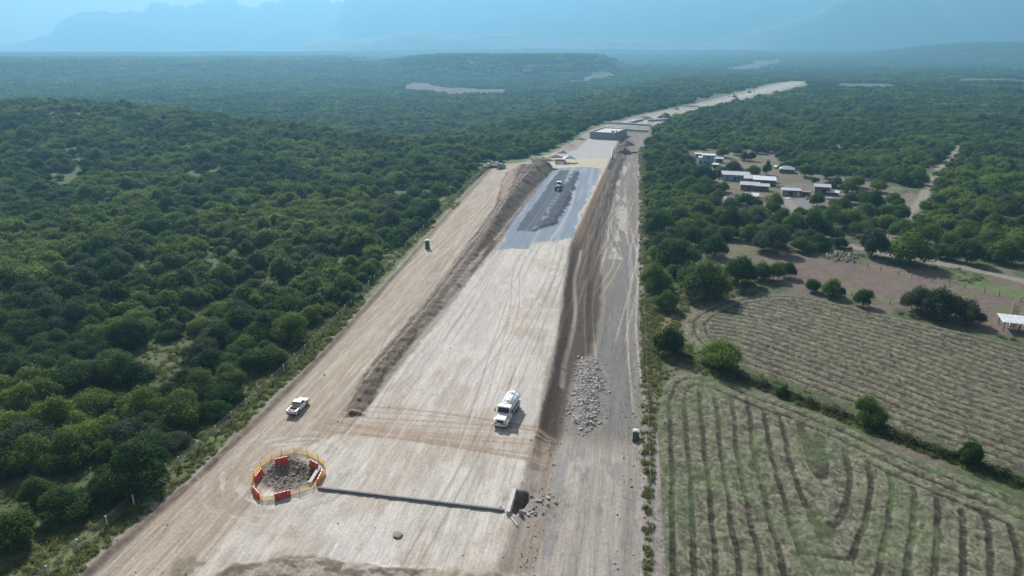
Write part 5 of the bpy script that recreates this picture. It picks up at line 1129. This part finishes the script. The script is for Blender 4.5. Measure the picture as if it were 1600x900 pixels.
# ------------------------------------------------------------------ farmstead
def shed(name, px_, py_, w, d, h, rz, roofm, wallm, label, slope=.5, over=.4, door=True, open_=False, hip=False, cat='shed', win=1):
    if not open_: w, d = w * .88, d * .85
    x, y = at(px_, py_); o = empty(name, (x, y, hz(x, y)), rz, label=label, cat=cat)
    if open_:
        for a in (-w / 2 + .2, 0, w / 2 - .2):
            for b in (.2, d - .2): MB().cyl((a, b, -.2), (a, b, h), .1, .1, 6).build('post', M['wood'], o)
    else: MB().add([(-w / 2, 0, -.3), (w / 2, 0, -.3), (w / 2, d, -.3), (-w / 2, d, -.3), (-w / 2, 0, h), (w / 2, 0, h), (w / 2, d, h + slope), (-w / 2, d, h + slope)], [(0, 3, 2, 1), (4, 5, 6, 7), (0, 1, 5, 4), (1, 2, 6, 5), (2, 3, 7, 6), (3, 0, 4, 7)]).build('wall', M[wallm], o)
    if hip:
        MB().add([(-w / 2 - over, -over, h + .02), (w / 2 + over, -over, h + .02), (w / 2 + over, d + over, h + .02), (-w / 2 - over, d + over, h + .02), (-w * .2, d / 2, h + 1.5), (w * .2, d / 2, h + 1.5)], [(0, 1, 5, 4), (2, 3, 4, 5), (1, 2, 5), (3, 0, 4), (3, 2, 1, 0)]).build('roof', M[roofm], o)
    else:
        rf = MB(); n = int((w + 2 * over) / .5); V = []; F = []
        for i in range(n + 1):
            xx = -w / 2 - over + (w + 2 * over) * i / n; zz = .05 * (i % 2)
            for yy in (-over, d + over): V.append((xx, yy, h + .04 + slope * (yy / d) + zz))
            for yy in (-over, d + over): V.append((xx, yy, h + .13 + slope * (yy / d) + zz))
        for i in range(n):
            a = i * 4; b = a + 4; F += [(a + 2, b + 2, b + 3, a + 3), (a, a + 1, b + 1, b), (a, b, b + 2, a + 2), (a + 1, a + 3, b + 3, b + 1)]
        F += [(0, 2, 3, 1), (n * 4, n * 4 + 1, n * 4 + 3, n * 4 + 2)]; rf.add(V, F).build('roof', M[roofm], o)
    if door and not open_: MB().box(-.5, .5, -.06, -.003, 0, min(2.0, h - .2)).build('door', M['black'], o)
    if win and not open_:
        for k in range(win): xx = -w / 2 + w * (k + .6) / (win + .6) ; xx = xx if abs(xx) > .9 else xx + 1.6; MB().box(xx - .5, xx + .5, -.05, -.003, min(1.0, h - 1), min(1.9, h - .25)).build('window', M['glass'], o)
    return o
Rz = R(-8)
hs = shed('house', 1106, 257, 7.2, 6, 5.2, R(-4), 'ywhite', 'bluewall', 'two-storey blue house with a flat white roof behind the trees', .1, .3, win=2, cat='house'); MB().box(-.6, .6, -.05, -.003, 3.2, 4.4).build('window', M['glass'], hs)
shed('lean_to', 1094, 256, 2.6, 4, 3.6, R(-4), 'ywhite', 'ywhite', 'narrow white lean-to against the left side of the blue house', .3, .1, win=0)
shed('shack', 1123, 254, 4.5, 4, 2.2, R(-10), 'zinc', 'wood', 'low shack with pale tin roof right of the blue house', .3)
shed('shack', 1117, 262, 3, 3, 1.8, R(-14), 'ywhite', 'block', 'tiny white-roofed shelter in front of the blue house', .3, win=0)
shed('shed', 1148, 281, 14.5, 7, 2.9, Rz, 'zinc', 'bluewall', 'long tin-roofed shed wing at the left end of the farm row', .7, win=2)
shed('shed', 1174, 285.5, 7.5, 7, 2.6, Rz, 'zinc', 'block', 'grey tin-roofed middle section of the long farm row', .6)
shed('shed', 1194, 289, 11, 7, 2.8, Rz, 'ywhite', 'wood', 'bright-roofed shed at the right end of the long farm row', .7, win=2)
shed('shed', 1171, 297.5, 9, 5, 2.4, Rz, 'zinc', 'brick', 'brick shed in front of the middle of the farm row', .6, win=1)
shed('shed', 1190, 299, 6.5, 5, 2.2, Rz, 'zinc', 'wood', 'small grey-roofed shed joined right of the front brick one', .4)
shed('hut', 1229, 270, 8, 6, 2.0, R(-14), 'zinc', 'wood', 'hut with a hipped grey roof standing alone at the back of the yard', hip=True, cat='hut')
shed('shed', 1236, 306.5, 8.5, 5, 2.4, R(-4), 'zinc', 'block', 'low flat grey-roofed shed right of the yard', .2)
shed('shack', 1256, 307, 6, 4, 1.8, R(-12), 'rust', 'rust', 'collapsing rusty-roofed shack next to the low grey shed', -.3)
shed('shack', 1284, 304, 7, 5, 3.2, R(-10), 'zinc', 'wood', 'tall dark shack with pale tin roof at the right of the yard', .5)
shed('shack', 1301, 306, 5, 3, 1.3, R(-16), 'ywhite', 'wood', 'low lean-to of loose white sheets right of the tall dark shack', .4, win=0, door=False)
shed('shelter', 1172, 313, 6, 4, 1.9, R(-20), 'ywhite', 'brick', 'small shelter with tilted white roof above the low dark tree', .5, win=0)
shed('open_shed', 1592, 522, 6.5, 4.2, 2.2, R(-10), 'ywhite', 'wood', 'open shed with bright white tin roof in the right-hand corral', .25, open_=True)
shed('shack', 1091, 246, 4, 3, 2, 0, 'ywhite', 'block', 'small white roof half hidden in trees left of the blue house', .2, win=0, door=False)
shed('shed', 1060, 218, 9, 5, 2.2, R(5), 'ywhite', 'block', 'pale low roof among the trees above the blue house', .2, win=0, door=False)
# water tank, junk
x, y = at(1246, 306); o = MB().cyl((0, 0, 0), (0, 0, 1.5), .7, .7, 16).cyl((0, 0, 1.5), (0, 0, 1.75), .7, .3, 16).build('water_tank', M['ywhite']); o.location = (x, y - 1, hz(x, y)); tag(o, 'white round water tank in front of the low grey shed', 'water tank')
for k, (a, b, w, c) in enumerate(((1153, 255, 2.2, 'white disc-like sheet of tin lying behind the long shed'), (1231, 310, 2.4, 'white sheet lying on the grey gravel in front of the low shed'), (1283, 374, 1.6, 'white sack lying beside the lane under the dark tree'))):
    x, y = at(a, b); o = MB().box(-w, w, -.7, .7, 0, .12, .2, .1).build('metal_sheet', M['ywhite'], bevel=.03); o.location = (x, y, hz(x, y) + .05); o.rotation_euler = (.1, .05, k); tag(o, c, 'sheet')
pts = inpoly(pg((1285, 404), (1300, 396), (1325, 397), (1342, 404), (1335, 412), (1300, 412)), 260); ZZ = height(pts[:, 0], pts[:, 1]) + .5 * rng.random(len(pts)); rocks('rubble', pts, M['rockd'], 'grey heap of broken blocks between the lane and the pasture', 'rubble', .15, .6, 15000, 2)
pts = inpoly(pg((1090, 325), (1160, 322), (1165, 334), (1095, 338)), 200); ZZ = height(pts[:, 0], pts[:, 1]); rocks('debris', pts, M['wood'], 'dark logs and scrap inside the log corral', 'debris', .15, .6, 16000, 2)
x, y = at(1177, 262.5); hc = 0
def car(px_, py_, rz, paint, label):
    x, y = at(px_, py_); o = empty('parked_car', (x, y, hz(x, y)), rz, label=label, cat='car')
    MB().prism([(-2.1, .3), (2.1, .3), (2.15, .7), (1.3, .85), (.6, 1.35), (-1.0, 1.4), (-1.8, .95), (-2.15, .85)], -.82, .82).build('body', M[paint], o, bevel=.05)
    for s in (-1, 1):
        y0, y1 = sorted((s * .81, s * .83)); MB().prism([(-1.3, .9), (.95, .9), (.5, 1.28), (-.95, 1.3)], y0, y1).build('window', M['glass'], o)
        for xx in (-1.3, 1.3): wheel(o, xx, s * .74, .32, .2)
    return o
car(1172, 265, R(20), 'rust', 'rusty old car parked in the middle of the yard'); car(1213, 262, R(60), 'white', 'white car parked left of the hut')

# people by the tent
P_ = [(885, 257.5, R(160), 'person in dark clothes and pale hat, left of the two under the tent', 'cloth'), (888.3, 257.8, R(200), 'person in dark clothes and pale hat, right of the two under the tent', 'cloth'), (813.5, 261.5, R(0), 'person in orange vest walking where the service road ends', 'cloth2')]
bm_skin = True
for a in P_:
    x, y = at(a[0], a[1])
    import bmesh
    J = [(0, 0, .95, .15), (0, .01, 1.12, .145), (0, 0, 1.32, .17), (0, 0, 1.50, .065), (0, .02, 1.60, .10), (0, .015, 1.70, .085), (-.1, 0, .88, .10), (-.12, .03, .5, .07), (-.13, 0, .1, .048), (-.14, .14, .04, .04), (.1, 0, .88, .10), (.12, .05, .5, .07), (.14, 0, .1, .048), (.15, .14, .04, .04), (-.19, 0, 1.42, .065), (-.26, -.03, 1.14, .048), (-.24, .08, .9, .036), (-.24, .11, .8, .03), (.19, 0, 1.42, .065), (.27, -.02, 1.14, .048), (.2, .14, .96, .036), (.19, .19, .88, .03)]
    Ed = [(0, 1), (1, 2), (2, 3), (3, 4), (4, 5), (0, 6), (6, 7), (7, 8), (8, 9), (0, 10), (10, 11), (11, 12), (12, 13), (2, 14), (14, 15), (15, 16), (16, 17), (2, 18), (18, 19), (19, 20), (20, 21)]
    me = bpy.data.meshes.new('person'); bm = bmesh.new(); ly = bm.verts.layers.skin.verify(); vs = []
    for j in J:
        v = bm.verts.new(j[:3]); v[ly].radius = (j[3], j[3]); vs.append(v)
    vs[0][ly].use_root = True
    for e in Ed: bm.edges.new((vs[e[0]], vs[e[1]]))
    bm.to_mesh(me); bm.free(); me.materials.append(M[a[4]])
    o = link(bpy.data.objects.new('person', me)); o.modifiers.new('skin', 'SKIN').use_smooth_shade = True; o.modifiers.new('sub', 'SUBSURF').levels = 1
    o.location = (x, y, hz(x, y)); o.rotation_euler = (0, 0, a[2]); tag(o, a[3], 'person')
    h = MB(); n = 10
    V = [(0, 0, 1.80)] + [(math.cos(6.283 * i / n) * .11, .01 + math.sin(6.283 * i / n) * .12, 1.72) for i in range(n)] + [(math.cos(6.283 * i / n) * .125, .02 + math.sin(6.283 * i / n) * .15, 1.67) for i in range(n)]
    h.add(V, [(0, 1 + i, 1 + (i + 1) % n) for i in range(n)] + [(1 + i, 1 + n + i, 1 + n + (i + 1) % n, 1 + (i + 1) % n) for i in range(n)]).build('hat', M['ywhite'], o, smooth=True)
print('objects', len(bpy.data.objects))
# yard clutter
CL = [(1128, 262, 'wood', 'stack of dark planks beside the shack right of the blue house'), (1183, 262, 'rust', 'rusty scrap pile behind the long shed'), (1212, 285, 'wood', 'dark timber pile at the right end of the long shed'), (1218, 293, 'rust', 'brown junk heap between the long shed and the low grey shed'),
      (1262, 311, 'rust', 'rusty scrap heap in front of the collapsing shack'), (1270, 300, 'zinc', 'bent grey tin sheets behind the collapsing shack'), (1296, 312, 'zinc', 'grey tin scrap in front of the white lean-to'), (1150, 306, 'wood', 'pile of grey boards left of the front brick shed'), (1186, 310, 'rust', 'red-brown scrap beside the small tilted shelter'), (1115, 268, 'zinc', 'grey scrap pile below the tiny shelter')]
for k, (a, b, mt, lb) in enumerate(CL):
    x, y = at(a, b); mb = MB(); q = random.Random(900 + k)
    for j in range(9):
        Mx = Matrix.Translation((q.uniform(-1.6, 1.6), q.uniform(-1, 1), .15 + .09 * j)) @ Matrix.Rotation(q.uniform(0, 3.1), 4, 'Z') @ Matrix.Rotation(q.uniform(-.3, .3), 4, 'X')
        mb.box(-q.uniform(.4, 1.3), q.uniform(.4, 1.3), -q.uniform(.1, .5), q.uniform(.1, .5), -.05, .06, M=Mx)
    o = mb.build('scrap_pile', M[mt]); o.location = (x, y, hz(x, y)); tag(o, lb, 'scrap pile')
